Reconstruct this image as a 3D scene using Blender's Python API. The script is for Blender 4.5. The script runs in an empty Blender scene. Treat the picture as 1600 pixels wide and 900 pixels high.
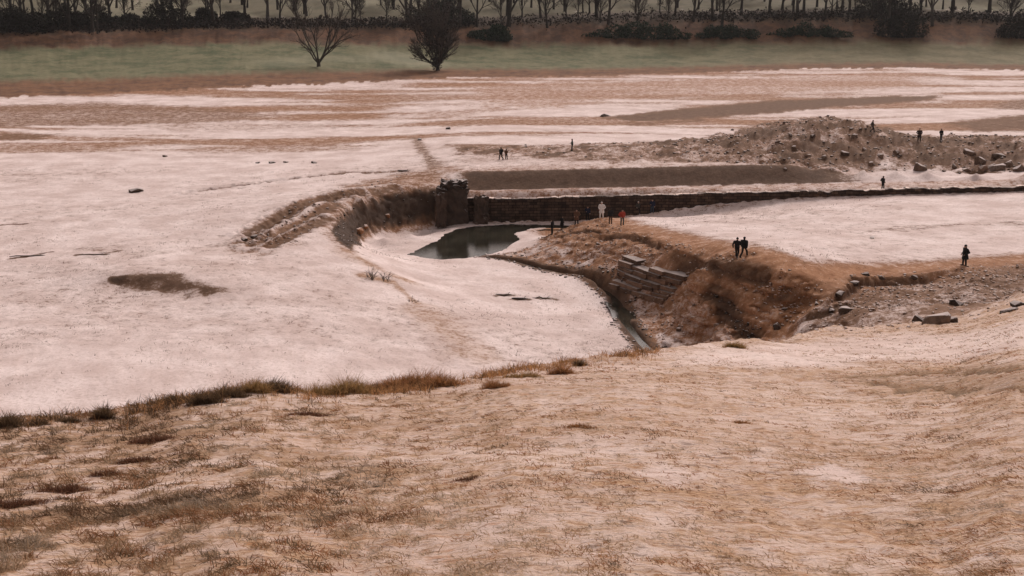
import bpy, bmesh, math, random
import numpy as np
from mathutils import Vector, Matrix

# ------------------------------------------------------------------ camera, sky, sun, exposure
scene = bpy.context.scene
col = scene.collection
CAMZ = 26.0
FPX = 2000.0                       # focal length in photo pixels (photo is 1600 wide)
PITCH = math.atan(470.0 / FPX)
cam = bpy.data.cameras.new('camera')
cam.sensor_width = 36.0
cam.lens = 36.0 * FPX / 1600.0
cam.clip_start = 0.5
cam.clip_end = 6000.0
cam_o = bpy.data.objects.new('camera', cam)
cam_o.location = (0, 0, CAMZ)
cam_o.rotation_euler = (math.pi / 2 - PITCH, 0, 0)
col.objects.link(cam_o)
scene.camera = cam_o

SUN_EL, SUN_AZ = math.radians(42), math.radians(28)      # azimuth clockwise from +Y (behind the far wood)
world = bpy.data.worlds.new('World')
scene.world = world
world.use_nodes = True
wn, wl = world.node_tree.nodes, world.node_tree.links
wn.clear()
sky = wn.new('ShaderNodeTexSky')
sky.sky_type = 'NISHITA'
sky.sun_disc = False
sky.sun_elevation = SUN_EL
sky.sun_rotation = SUN_AZ
sky.dust_density = 4.0
hs = wn.new('ShaderNodeHueSaturation')                    # overcast: nearly colourless cloud light
hs.inputs['Saturation'].default_value = 0.10
tint = wn.new('ShaderNodeMix'); tint.data_type = 'RGBA'; tint.blend_type = 'MULTIPLY'
tint.inputs['Factor'].default_value = 1.0
tint.inputs[7].default_value = (1.0, 0.865, 0.82, 1)
bg = wn.new('ShaderNodeBackground'); bg.inputs['Strength'].default_value = 0.115
wo = wn.new('ShaderNodeOutputWorld')
wl.new(sky.outputs[0], hs.inputs['Color']); wl.new(hs.outputs[0], tint.inputs[6])
wl.new(tint.outputs[2], bg.inputs['Color']); wl.new(bg.outputs[0], wo.inputs['Surface'])

sun = bpy.data.lights.new('sun', 'SUN')
sun.energy = 1.5
sun.angle = math.radians(11)
sun.color = (1.0, 0.875, 0.80)
sun_o = bpy.data.objects.new('sun', sun)
sd_ = Vector((math.sin(SUN_AZ) * math.cos(SUN_EL), math.cos(SUN_AZ) * math.cos(SUN_EL), math.sin(SUN_EL)))
sun_o.rotation_euler = sd_.to_track_quat('Z', 'Y').to_euler()
sun_o.location = (0, 0, 80)
col.objects.link(sun_o)

scene.view_settings.view_transform = 'Standard'
scene.view_settings.look = 'None'
scene.view_settings.gamma = 1.0
scene.view_settings.exposure = 0.18
scene.view_settings.use_curve_mapping = False

rng = np.random.default_rng(7)
random.seed(7)

# ------------------------------------------------------------------ small helpers
def tag(o, label=None, cat=None, group=None, kind=None):
    if label: o['label'] = label
    if cat: o['category'] = cat
    if group: o['group'] = group
    if kind: o['kind'] = kind
    return o

def empty(name, loc=(0, 0, 0), rz=0.0, sc=1.0):
    o = bpy.data.objects.new(name, None)
    o.location = loc; o.rotation_euler = (0, 0, rz); o.scale = (sc, sc, sc)
    o.empty_display_size = 0.2
    col.objects.link(o)
    return o

def mesh_np(name, V, F, smooth=False):
    V = np.asarray(V, np.float32); F = np.asarray(F, np.int32)
    k = F.shape[1]
    me = bpy.data.meshes.new(name)
    me.vertices.add(len(V)); me.vertices.foreach_set('co', V.ravel())
    me.loops.add(F.size); me.loops.foreach_set('vertex_index', F.ravel())
    me.polygons.add(len(F))
    me.polygons.foreach_set('loop_start', np.arange(0, F.size, k, dtype=np.int32))
    if smooth: me.polygons.foreach_set('use_smooth', np.ones(len(F), bool))
    me.update(calc_edges=True)
    return me

def obj(name, me, m=None, parent=None, loc=None, rot=None, sc=None):
    o = bpy.data.objects.new(name, me)
    if m is not None:
        if len(me.materials) == 0: me.materials.append(m)
        if me.materials[0] is not m:
            o.material_slots[0].link = 'OBJECT'; o.material_slots[0].material = m
    if parent: o.parent = parent
    if loc is not None: o.location = loc
    if rot is not None: o.rotation_euler = rot
    if sc is not None: o.scale = sc if hasattr(sc, '__len__') else (sc, sc, sc)
    col.objects.link(o)
    return o

def color_attr(me, name, arr):
    a = me.attributes.new(name, 'FLOAT_COLOR', 'POINT')
    a.data.foreach_set('color', np.asarray(arr, np.float32).ravel())

# value noise ------------------------------------------------------
_T = rng.random((256, 256))
def vnoise(x, y):
    xi = np.floor(x).astype(np.int64); yi = np.floor(y).astype(np.int64)
    fx = x - xi; fy = y - yi
    fx = fx * fx * (3 - 2 * fx); fy = fy * fy * (3 - 2 * fy)
    a = _T[xi & 255, yi & 255]; b = _T[(xi + 1) & 255, yi & 255]
    c = _T[xi & 255, (yi + 1) & 255]; d = _T[(xi + 1) & 255, (yi + 1) & 255]
    return (a * (1 - fx) + b * fx) * (1 - fy) + (c * (1 - fx) + d * fx) * fy
def fbm(x, y, o=4, g=0.5):
    s = 0; A = 1; T = 0
    for i in range(o):
        s = s + A * vnoise(x * 2 ** i + 17.3 * i, y * 2 ** i + 5.1 * i); T += A; A *= g
    return s / T            # 0..1
def sstep(a, b, x):
    t = np.clip((x - a) / (b - a), 0, 1)
    return t * t * (3 - 2 * t)

# photo pixel -> direction -> point on a height or at a distance
CP, SP = math.cos(PITCH), math.sin(PITCH)
def pray(px, py):
    u = (px - 800) / FPX; v = (450 - py) / FPX
    dy = CP + v * SP; dz = -SP + v * CP
    return u / dy, dz / dy
def atz(px, py, z):
    a, s = pray(px, py); Y = (z - CAMZ) / s
    return (a * Y, Y, z)
def atY(px, py, Y):
    a, s = pray(px, py)
    return (a * Y, Y, CAMZ + s * Y)

# ------------------------------------------------------------------ terrain heights
CPTS = []
def Z(*pts):
    for p in pts: CPTS.append(atz(*p))
def ZL(pts, n):
    for i in range(len(pts) - 1):
        for k in range(n):
            t = k / n
            CPTS.append(atz(*[pts[i][j] * (1 - t) + pts[i + 1][j] * t for j in range(3)]))
    CPTS.append(atz(*pts[-1]))
def Wp(*pts): CPTS.extend(pts)

# the far plain, left
Z((0,175,.5),(200,165,.5),(400,160,.5),(600,160,.6),(-200,190,.3),(-300,300,.3),(-300,450,.2),(-300,620,0),
  (0,205,.3),(250,205,.3),(450,205,.3),(600,205,.5),(0,260,.3),(200,260,.4),(380,250,.5),(520,245,.8),
  (0,340,.3),(150,330,.4),(280,320,.7),(380,310,1.0),(300,380,.7),(100,390,.3),(400,400,.8),(0,440,.1),(90,430,.3),
  (0,520,0),(200,520,0),(400,500,0),(500,470,-.1),(0,620,0),(200,600,0),(400,570,-.3),(560,560,-1.0),(480,420,.5),
  (450,350,1.2),(520,300,1.2),(600,275,1.4),(400,280,.9))
# little scarp in the left snow
ZL([(150,437,.55),(200,432,.9),(250,432,.95),(300,440,.8),(345,458,.4)], 2)
ZL([(185,446,.2),(250,452,.2),(320,462,.15)], 2)
# break of slope on the left of the stream flat
Z((560,405,.1),(620,432,-.7),(680,492,-1.3),(740,552,-1.9),(500,400,.6))
# stream flat
Z((600,372,-2.5),(640,405,-2.6),(615,395,-2.2),(700,425,-2.5),(660,440,-2.1),(800,440,-2.75),(870,460,-2.85),(920,490,-2.95),(850,530,-2.7),
  (950,530,-3.1),(760,480,-2.4),(780,410,-2.8),(740,410,-2.8),(850,545,-2.6))
Wp((-6,85,-2.2),(4,85,-2.6),(10,88,-3),(-30,60,0),(0,60,-2),(-60,60,0))
# pool bottom
Z((700,390,-3.3),(760,375,-3.4),(820,353,-3.3),(740,360,-3.3),(860,370,-2.6),(830,368,-2.75),(640,365,-2.4))
# curved bank: rim and foot
RIM = [(548,392,.25),(526,375,.7),(515,357,1.0),(530,335,1.1),(550,320,1.15),(600,303,1.2),(650,296,1.2),(690,292,1.15)]
FOOT = [(566,388,-1.3),(560,380,-2.0),(563,372,-2.3),(580,362,-2.45),(610,354,-2.5),(650,347,-2.5),(692,341,-2.5)]
ZL(RIM, 3); ZL(FOOT, 3)
Z((490,372,1.0),(470,340,1.3),(520,318,1.3),(590,292,1.4),(660,284,1.5))
# long retaining wall: foot line and top line (world, roughly Y = 157)
WALLX = np.array([-9.5,-5,0,5,10,15,20,25,30,35,40,45,50,56,62,70,80])
def wall_top(x): return np.interp(x, [-10,0,16,36,47,64,80], [.05,.1,.45,1.03,1.36,1.67,1.9])
def wall_foot(x): return np.interp(x, [-10,6,12,18,25,35,47,63,80], [-2.7,-2.65,-2.3,-1.5,-.6,.25,.7,1.1,1.4])
def wall_Y(x): return 159.9 + 0.5 * np.sin(x * .09)
for x in np.arange(-9.5, 80, 1.4):
    CPTS.append((x, float(wall_Y(x)) + .42, float(wall_top(x)) - .06))
    CPTS.append((x, float(wall_Y(x)) - .42, float(wall_foot(x))))
for x in np.arange(-6, 80, 1.6):
    t = float(np.interp(x, [36, 47], [1, 0]))                        # upper earth tier dies out to the right
    zt = float(wall_top(x)); zu = zt + .25 + t * (1.9 if x > 2 else 1.9)
    CPTS.append((x, float(wall_Y(x)) + 4.2, zt + .22))
    CPTS.append((x, float(wall_Y(x)) + 8.0, zu))
    CPTS.append((x, float(wall_Y(x)) + 11.5, zu + .12))
# flats behind the tiers, rubble mound, far flats
Z((640,258,1.6),(700,256,2.0),(660,235,1.5),(650,215,1.1))
ZL([(720,228,2.5),(850,233,2.7),(920,232,3.0),(1000,230,3.2),(1100,225,3.5),(1150,216,4.0),(1200,203,5.3),(1250,192,6.4),(1290,187,7.0),(1330,193,6.4),
    (1360,202,5.6),(1400,215,4.4),(1450,221,4.0),(1500,219,4.1),(1600,221,4.0),(1750,222,4.0)], 2)
ZL([(720,246,2.3),(850,250,2.5),(1000,252,2.7),(1150,254,2.9),(1250,258,3.0),(1350,264,2.8),(1450,268,2.7),(1600,272,2.7),(1750,274,2.7)], 2)
for x in np.arange(-8, 110, 8.): CPTS.append((x, 206., 2.0))
Z((700,200,1.4),(900,208,1.7),(1000,195,1.5),(1500,195,1.7),(1650,195,1.9),(800,165,1.2),(1000,165,1.2),(1200,165,1.3),(1400,165,1.5),(1650,165,1.6),
  (800,140,1.),(1000,138,1.),(1200,130,1.1),(1400,130,1.3))
# far shore, meadow, bracken bank and hillside
SHORE = [(-300,168,.9),(0,151,.9),(200,144,.9),(400,134,.9),(600,126,.9),(700,121,.9),(900,119,.9),(1100,113,1.0),(1250,107,1.1),(1420,105,1.2),(1650,110,1.2),(1900,112,1.2)]
ZL(SHORE, 2)
for px in range(-300, 1901, 110):
    a, s = pray(px, 100)
    for Y, py in ((452, None), (474, None), (492, None)):
        pass
FARX = np.array([-300,0,400,700,1000,1300,1600,1900])
MEAD_TOP = np.array([80,74,66,70,68,64,66,66.])      # photo row of the meadow's upper edge
BANK_TOP = np.array([48,46,38,36,26,22,26,30.])
for px in np.arange(-300, 1901, 100):
    pt = float(np.interp(px, FARX, MEAD_TOP)); pb = float(np.interp(px, FARX, BANK_TOP))
    Ym = float(np.interp(px, [-300,0,800,1600,1900],[400,415,468,490,495]))
    CPTS.append(atY(px, pt, Ym)); CPTS.append(atY(px, pb, Ym + 24))
    x, y, z = atY(px, pb, Ym + 24)
    CPTS.append((x * 1.04, y + 26, z + 1.0))
    CPTS.append((x * 1.3, y + 170, z + 22)); CPTS.append((x * 1.9, y + 480, z + 105)); CPTS.append((x * 2.4, y + 900, z + 230))
# snow plateau right
Z((1050,347,.2),(1150,352,1.1),(1200,372,2.2),(1300,350,1.5),(1300,400,3.0),(1400,370,2.1),(1400,400,2.6),(1500,340,1.3),(1500,380,2.1),(1600,340,1.5),
  (1600,380,2.1),(1250,327,.65),(1000,339,-.3),(1100,335,.05),(1400,310,1.05),(1600,305,1.5),(1750,340,1.5),(1750,390,2.2))
# path along the mound
ZL([(905,349,-.5),(940,340,.1),(972,350,.3),(1000,360,.9),(1060,376,1.9),(1100,390,2.8),(1157,404,3.7),(1220,425,3.6),(1260,440,3.15),(1320,431,3.0),(1400,422,2.7),(1507,414,2.6),(1600,406,2.5),(1750,400,2.5)], 2)
# mound nose and face to the stream
Z((800,396,-2.85),(830,385,-2.5),(863,367,-1.95),(880,360,-1.4),(880,400,-2.0),(860,410,-2.6),(900,422,-2.6),(905,385,-1.1),(930,365,-.1),
  (950,440,-2.3),(955,405,-.8),(1000,380,.9),(960,375,.3),(1040,395,1.9))
ZL([(974,402,.35),(978,399,.5),(1020,414,.6),(1064,430,.7)], 2); Z((1085,416,2.3),(1040,402,1.6))
ZL([(955,453,-2.6),(990,464,-2.45),(1028,476,-2.3),(1068,468,-1.1)], 2)
Z((990,500,-2.9),(1010,520,-3.0),(1050,520,-2.7),(1060,490,-1.8),(1100,500,-1.1),(1100,470,.2),(1105,445,1.3),(1120,425,2.4),(1150,470,1.0),(1150,440,2.2),
  (1190,440,2.6),(1150,500,.1),(1150,525,-.9),(1190,520,-.3),(1200,480,1.2),(1215,460,2.1),(1240,470,1.9),(1180,532,-.7),(1230,497,.9),(1250,480,1.6),(1110,530,-2.4),(1060,540,-3.0))
# slope right of the gully
Z((1300,470,2.4),(1300,500,1.6),(1350,460,2.6),(1350,500,2.5),(1420,450,2.5),(1420,490,3.0),(1500,455,2.7),(1500,490,3.5),(1580,440,2.7),(1600,470,3.3),(1500,515,4.4),(1750,450,3))
Wp((20,80,1.5),(14,88,-2.2),(30,75,5),(22,90,-.6),(45,70,6))

P = np.array(CPTS, float)
A_ = P[:, 0] / P[:, 1]; B_ = np.log(P[:, 1]); Zv = P[:, 2]
def kern(r): return -r
n = len(P)
K = kern(np.hypot(A_[:, None] - A_[None], B_[:, None] - B_[None])) + np.eye(n) * 2e-4 * -1
M = np.zeros((n + 3, n + 3)); M[:n, :n] = K
Q = np.stack([np.ones(n), A_, B_], 1); M[:n, n:] = Q; M[n:, :n] = Q.T
sol = np.linalg.solve(M, np.concatenate([Zv, np.zeros(3)]))
Wt, Ct = sol[:n].astype(np.float32), sol[n:]

ga = np.concatenate([np.linspace(-.95, -.46, 40, endpoint=False), np.linspace(-.46, .46, 740), np.linspace(.46, .95, 41)[1:]])
gy = np.concatenate([np.geomspace(4, 60, 190, endpoint=False), np.geomspace(60, 92, 60, endpoint=False), np.geomspace(92, 132, 270, endpoint=False), np.geomspace(132, 172, 170, endpoint=False), np.geomspace(172, 250, 70, endpoint=False), np.geomspace(250, 1400, 120)])
gb = np.log(gy)
NA, NB = len(ga), len(gb)
AA, BB = np.meshgrid(ga, gb)                      # rows = distance
YY = np.exp(BB); XX = AA * YY
HV = np.empty(AA.size, np.float32)
af, bf = AA.ravel().astype(np.float32), BB.ravel().astype(np.float32)
A32, B32 = A_.astype(np.float32), B_.astype(np.float32)
CH = 20000
for i in range(0, AA.size, CH):
    d = af[i:i + CH, None] - A32; d *= d
    e = bf[i:i + CH, None] - B32; e *= e
    d += e; np.sqrt(d, out=d)
    HV[i:i + CH] = -(d @ Wt)
HV = HV.reshape(AA.shape).astype(float) + Ct[0] + Ct[1] * AA + Ct[2] * BB
# beyond the photograph's near valley keep the hidden floor sensible
HV = np.where(YY < 55, np.clip(HV, -3, 7), HV)

# foreground bank the camera stands on
BX = np.array([-400,0,100,200,300,400,500,600,700,800,900,1000,1100,1200,1300,1400,1500,1600,2000])
BYp = np.array([672,655,650,641,622,608,612,606,596,575,563,553,541,529,517,511,502,474,450.])
BYd = np.array([30,32,32,33,34,35,36,37,38,40,43,46,52,60,72,76,78,80,84.])
BS = np.interp(BX, [0,900,1200,1400,1600], [.62,.5,.34,.26,.2])
ba = np.array([pray(x, y)[0] for x, y in zip(BX, BYp)])
bslope = np.array([-pray(x, y)[1] for x, y in zip(BX, BYp)])
Yb = np.interp(AA, ba, BYd); sl = np.interp(AA, ba, bslope); fs = np.interp(AA, ba, BS)
EYE = 3.6
drop_b = sl * Yb
und = (fbm(XX * .12 + 40, YY * .12, 3) - .5) * .5 + (fbm(XX * .5, YY * .5 + 9, 3) - .5) * .22
HF = CAMZ - EYE - (drop_b - EYE) / Yb * np.minimum(YY, Yb)
ov = np.maximum(YY - Yb, 0)
HF = HF - fs * ov * sstep(0, 5, ov + 1.5) + und * sstep(2, 12, YY) * .6
k = .5
hmix = np.clip(.5 + .5 * (HF - HV) / k, 0, 1)
H = HV * (1 - hmix) + HF * hmix + k * hmix * (1 - hmix)
FORE = sstep(-.5, .6, HF - HV)                     # 1 on the near bank

def idx(v, g): return np.interp(v, g, np.arange(len(g)))
def bil(G, X, Y):
    X = np.asarray(X, float); Y = np.asarray(Y, float)
    i = idx(np.log(Y), gb); j = idx(X / Y, ga)
    i0 = np.clip(np.floor(i).astype(int), 0, NB - 2); j0 = np.clip(np.floor(j).astype(int), 0, NA - 2)
    fi, fj = i - i0, j - j0
    return (G[i0, j0] * (1 - fj) + G[i0, j0 + 1] * fj) * (1 - fi) + (G[i0 + 1, j0] * (1 - fj) + G[i0 + 1, j0 + 1] * fj) * fi
def cast(px, py, G=None, lo=5):
    G = H if G is None else G
    a, s = pray(px, py)
    ys = np.geomspace(lo, 1390, 6000)
    g = bil(G, a * ys, ys)
    hit = np.nonzero(CAMZ + s * ys <= g)[0]
    Y = ys[hit[0]] if len(hit) else 1390.
    return (a * Y, Y)
def PX(pts): return np.array([cast(x, y) for x, y in pts])
def dline(L, closed=False, pad=30):
    """distance to a polyline in metres, evaluated near it (1e3 elsewhere); also param 0..1"""
    D = np.full(XX.shape, 1e3)
    m = (XX > L[:, 0].min() - pad) & (XX < L[:, 0].max() + pad) & (YY > L[:, 1].min() - pad) & (YY < L[:, 1].max() + pad)
    x, y = XX[m], YY[m]; d = np.full(x.shape, 1e3)
    n_ = len(L)
    for i in range(n_ if closed else n_ - 1):
        p, q = L[i], L[(i + 1) % n_]; v = q - p; L2 = max(v @ v, 1e-9)
        t = np.clip(((x - p[0]) * v[0] + (y - p[1]) * v[1]) / L2, 0, 1)
        d = np.minimum(d, np.hypot(x - p[0] - t * v[0], y - p[1] - t * v[1]))
    D[m] = d
    return D
def dpoly(L, pad=30):
    """signed distance to polygon, negative inside"""
    D = dline(L, True, pad)
    ins = np.zeros(XX.shape, bool)
    m = (XX > L[:, 0].min()) & (XX < L[:, 0].max()) & (YY > L[:, 1].min()) & (YY < L[:, 1].max())
    x, y = XX[m], YY[m]; c = np.zeros(x.shape, bool)
    for i in range(len(L)):
        p, q = L[i], L[(i + 1) % len(L)]
        if abs(p[1] - q[1]) < 1e-9: continue
        c ^= ((p[1] > y) != (q[1] > y)) & (x < (q[0] - p[0]) * (y - p[1]) / (q[1] - p[1]) + p[0])
    ins[m] = c
    return np.where(ins, -D, D)
wob = (fbm(XX * .5, YY * .5, 4) - .5)               # ragged edges
wobf = (fbm(XX * 1.8 + 3, YY * 1.8, 3) - .5)

# ---- carve pool and stream
POOLZ = -3.0
POOLPX = [(638,398),(660,388),(685,374),(715,359),(745,353),(800,351),(860,351.5),(892,353),(886,357),(850,356),(822,359),(806,366),(812,376),(795,388),(765,397),(725,403),(690,406),(655,403)]
POOL = np.array([atz(x, y, POOLZ)[:2] for x, y in POOLPX])
dp = dpoly(POOL) + wob * 1.4
H = np.where(dp < 0, np.minimum(H, POOLZ + np.maximum(dp * .35, -.5)), H)
near = sstep(6, 0, dp)
H = np.where(dp >= 0, np.maximum(H, POOLZ + np.minimum(dp * .12, .25)) * near + H * (1 - near), H)
STRPX = [(762,402,-3.0),(800,408,-3.02),(840,419,-3.06),(870,426,-3.1),(900,434,-3.14),(935,450,-3.2),(960,467,-3.25),(972,485,-3.3),(978,505,-3.34),(992,523,-3.38),(1012,545,-3.42),(1030,565,-3.5)]
STR = np.array([atz(*p) for p in STRPX])
ds = dline(STR[:, :2]); 
ts = np.interp(YY, STR[::-1, 1], STR[::-1, 2])
hw = .24 + wob * .3
chan = sstep(hw + .3, hw - .15, ds)
H = H * (1 - chan) + np.minimum(H, ts - .35) * chan

# ---- eroded lips and the ravine
def sline(L, pad=12):
    D = np.full(XX.shape, 1e3); S = np.zeros(XX.shape)
    m = (XX > L[:, 0].min() - pad) & (XX < L[:, 0].max() + pad) & (YY > L[:, 1].min() - pad) & (YY < L[:, 1].max() + pad)
    x, y = XX[m], YY[m]; d = np.full(x.shape, 1e3); s_ = np.zeros(x.shape)
    for i in range(len(L) - 1):
        p, q = L[i], L[i + 1]; v = q - p; L2 = max(v @ v, 1e-9)
        t = np.clip(((x - p[0]) * v[0] + (y - p[1]) * v[1]) / L2, 0, 1)
        dd = np.hypot(x - p[0] - t * v[0], y - p[1] - t * v[1])
        cr = v[0] * (y - p[1]) - v[1] * (x - p[0]); b_ = dd < d
        d = np.where(b_, dd, d); s_ = np.where(b_, np.sign(cr), s_)
    D[m] = d; S[m] = s_
    return D, S
LIPS = []
def lip(pts, depth, reach):
    # ground falls on the camera side of a line drawn left to right
    D, S = sline(PX(pts)); sd = D * S + wobf * .7 + wob * .8
    k_ = sstep(.15, -.45, sd) * np.exp(-np.maximum(-sd, 0) / reach) * (D < 11)
    LIPS.append((depth * k_, sstep(.5, .0, np.abs(sd + .2)) * (D < 2)))
lip([(1046,424),(1066,413),(1090,408),(1120,411),(1160,419),(1198,429)], .8, 2.0)
lip([(950,366),(985,365),(1012,371),(1034,381)], .8, 1.8)
lip([(885,365),(915,358),(938,360)], .4, 1.4)
lip([(1310,452),(1335,437),(1370,433),(1420,432),(1445,428)], 1.0, 1.8)
lip([(1270,487),(1300,472),(1325,462)], .5, 1.2)
lip([(1205,455),(1235,450),(1262,456)], .5, 1.4)
lip([(520,352),(556,318),(610,300),(660,295)], .0, 1.)
for dz_, _ in LIPS: H = H - dz_
rav = dline(PX([(1108,448),(1125,458),(1140,478),(1156,500),(1182,526)]))
H = H - .8 * sstep(1.2, .1, rav + wobf * .8)
rav2 = dline(PX([(1262,452),(1245,478),(1222,508),(1200,528)]))
H = H - .6 * sstep(1.6, .1, rav2 + wobf * .8)

# ---- roughness
rub1 = PX([(700,232),(850,226),(1000,222),(1100,216),(1180,195),(1240,186),(1300,183),(1350,192),(1420,212),(1620,214),(1620,268),(1500,270),(1420,262),(1330,266),(1230,258),(1100,254),(980,252),(850,248),(720,240)])
drub = dpoly(rub1) + wob * 6
rub = sstep(2, -3, drub)
GYY = np.gradient(H, axis=0) / np.gradient(YY, axis=0); GXX = np.gradient(H, axis=1) / np.gradient(XX, axis=1)
CALM = 1 / (1 + 1.2 * (GXX ** 2 + GYY ** 2))
lump = fbm(XX * .45 + 7, YY * .45, 4, .6) - .5
lumpf = fbm(XX * 1.3 + 31, YY * 1.3, 3, .6) - .5
rubR = rub * sstep(6, 40, XX)                       # roughest to the right
face = PX([(775,401),(840,378),(880,358),(905,348),(960,352),(1000,365),(1060,380),(1110,400),(1230,432),(1275,445),(1255,490),(1200,530),(1120,535),(1020,540),(985,505),(970,470),(930,446),(880,425)])
dface = dpoly(face) + wob * 2
fac = sstep(1.0, -1.0, dface)
rs = PX([(1250,500),(1290,465),(1330,438),(1420,430),(1507,420),(1640,410),(1640,470),(1560,485),(1450,508),(1280,522)])
drs = dpoly(rs) + wob * 3
rsl = sstep(1.5, -1.5, drs)
H = H + rub * (lump * .9 + lumpf * .5) + rubR * (lump * 1.4 + lumpf * .7) * .8
H = H + fac * CALM * (lump * .5 + lumpf * .5 + (.5 - np.abs(fbm(XX * .5 + 77, YY * .5, 3, .6) - .5) * 4) * .25) * sstep(.5, 2.5, ds) + rsl * (lump * .7 + lumpf * .35)
H = H + (wobf * .10 + wob * .16) * (1 - FORE) * sstep(1.0, 4, ds) * sstep(0, 3, dp)
H = H + FORE * (wobf * .09 + (fbm(XX * 4, YY * 4, 2) - .5) * .08)
# ------------------------------------------------------------------ ground cover (what lies where)
AT = {k_: np.zeros(XX.shape) for k_ in ('snow','warm','dark','green','straw','stone','red','pale')}
AT['snow'][:] = .86
def paint(m, **kw):
    for k_, v in kw.items(): AT[k_] = AT[k_] * (1 - m) + v * m
PLAIN = sstep(230, 150, YY)
AT['snow'] += (fbm(XX * .03, YY * .06, 4) - .5) * .5 - .07
AT['warm'] += .2
# patchy streaked mud on the far flats
far = sstep(150, 230, YY) * (1 - FORE)
strk = fbm(XX * .02 + 3, YY * .10, 4, .6)
AT['snow'] -= far * sstep(.44, .62, strk) * .45
AT['warm'] += far * .35
def band(pts, soft=2., amp=4., m=1., **kw):
    d = dpoly(PX(pts)) + wob * amp
    paint(sstep(soft, -soft, d) * m, **kw)
band([(-100,168),(150,160),(330,168),(430,178),(380,190),(200,196),(-100,200)], 4, 8, .8, snow=.30, warm=.35, dark=.2)
band([(-60,208),(90,209),(60,219),(-60,220)], 2, 4, .8, snow=.2, dark=.5)
band([(230,196),(520,192),(590,200),(420,207),(250,206)], 3, 6, .6, snow=.42, dark=.2)
band([(940,184),(1050,172),(1200,158),(1400,150),(1480,150),(1440,158),(1300,168),(1120,184),(990,190)], 2, 4, 1, snow=.08, dark=.5, warm=.35)
band([(960,193),(1100,186),(1100,190),(980,197)], 2, 4, .8, snow=.2, dark=.4)
band([(1480,192),(1560,182),(1640,176),(1640,204),(1520,206)], 3, 5, .9, snow=.15, dark=.55)
band([(1560,160),(1640,150),(1640,170),(1560,172)], 3, 5, .7, snow=.3, dark=.5)
band([(720,135),(860,128),(1000,126),(1440,112),(1440,138),(1200,146),(1000,152),(860,172),(760,168)], 6, 16, .8, snow=.42, warm=.75)
band([(700,226),(820,229),(860,236),(720,238)], 2, 3, .8, snow=.15, warm=.4, dark=.3)
band([(600,178),(760,168),(820,170),(700,184)], 2, 4, .6, snow=.3, warm=.6)
band([(640,214),(655,216),(690,262),(668,268)], .8, 1.5, .8, snow=.3, warm=.3, dark=.3)
band([(680,196),(760,186),(790,190),(700,204)], 1.5, 4, .6, snow=.35, warm=.4)
# rutted tracks above the curved bank
band([(360,392),(430,330),(530,290),(640,268),(700,262),(700,290),(600,302),(545,322),(515,352),(470,382),(400,396)], 3, 6, .9, snow=.32, warm=.5, dark=.08)
ruts = [[(380,380),(440,342),(520,312),(610,292)],[(395,385),(460,352),(530,318)],[(420,384),(480,356),(510,340)],[(300,300),(420,284),(540,270),(632,268)],[(385,365),(430,340),(500,312),(560,298)]]
for r_ in ruts:
    L = PX(r_); d = dline(L) + wobf * 1.2
    m = sstep(1.3, .1, d); paint(m * .85, snow=.04, dark=.6); H -= m * .3
    m2 = sstep(.6, .1, np.abs(d - 1.5)); H += m2 * .12; paint(m2 * .6, snow=.75)
# bank above the pool
cb = PX(RIM_PX := [(548,391),(526,376),(517,358),(532,337),(552,322),(600,306),(650,299),(690,295)])
bankp = np.vstack([cb, np.array([atz(*p)[:2] for p in FOOT[::-1]])])
# shelf foot debris
m = sstep(1.2, .1, dline(np.array([atz(*p)[:2] for p in FOOT[2:]])) + wob * 1.5); paint(m * .75, snow=.25, warm=.8, dark=.15)
d = dpoly(bankp) + wobf * .8
bankm = sstep(.5, -.5, d)
paint(bankm, snow=-.05, dark=.85, warm=.3)
H += bankm * CALM * (lump * .5 + lumpf * .3)
m = sstep(1.6, .3, dline(cb) + wobf * .8) * (1 - bankm); paint(m * .6, snow=.35, warm=.6)
# upper earth tier and its crest
tx = XX; wy = wall_Y(XX)
on = sstep(-8, -5, XX) * sstep(48, 40, XX)
m = on * sstep(wy + 3.9, wy + 4.6, YY + wob) * sstep(wy + 8.9, wy + 8.1, YY + wob)
paint(m, snow=.02, dark=.58, warm=.25, stone=.3)
m = sstep(-12, -6, XX) * sstep(60, 40, XX) * sstep(wy + 8.2, wy + 8.6, YY) * sstep(wy + 19, wy + 9, YY + wob * 6)
paint(m * .7, snow=.42, warm=.6)
m = sstep(-10, -8, XX) * sstep(wy + .3, wy + .5, YY) * sstep(wy + 4.4, wy + 3.8, YY)
paint(m, snow=.52, warm=.6)
m = sstep(-10, -8, XX) * sstep(wy - 2.2, wy - .4, YY + wob) * sstep(wy + .6, wy + .5, YY)
paint(m * .6, snow=.4, warm=.7)
# rubble heaps
rn = fbm(XX * .35 + 11, YY * .35, 4, .6)
paint(rub * .85, snow=.42, warm=.5, dark=.1, stone=.2)
paint(rub * sstep(.46, .58, rn) * .9, snow=.08, dark=.55, warm=.3)
paint(rubR * .6 * sstep(.35, .6, fbm(XX * .22, YY * .22 + 8, 4, .6)), snow=.12, stone=.3, dark=.45, warm=.3)
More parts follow.
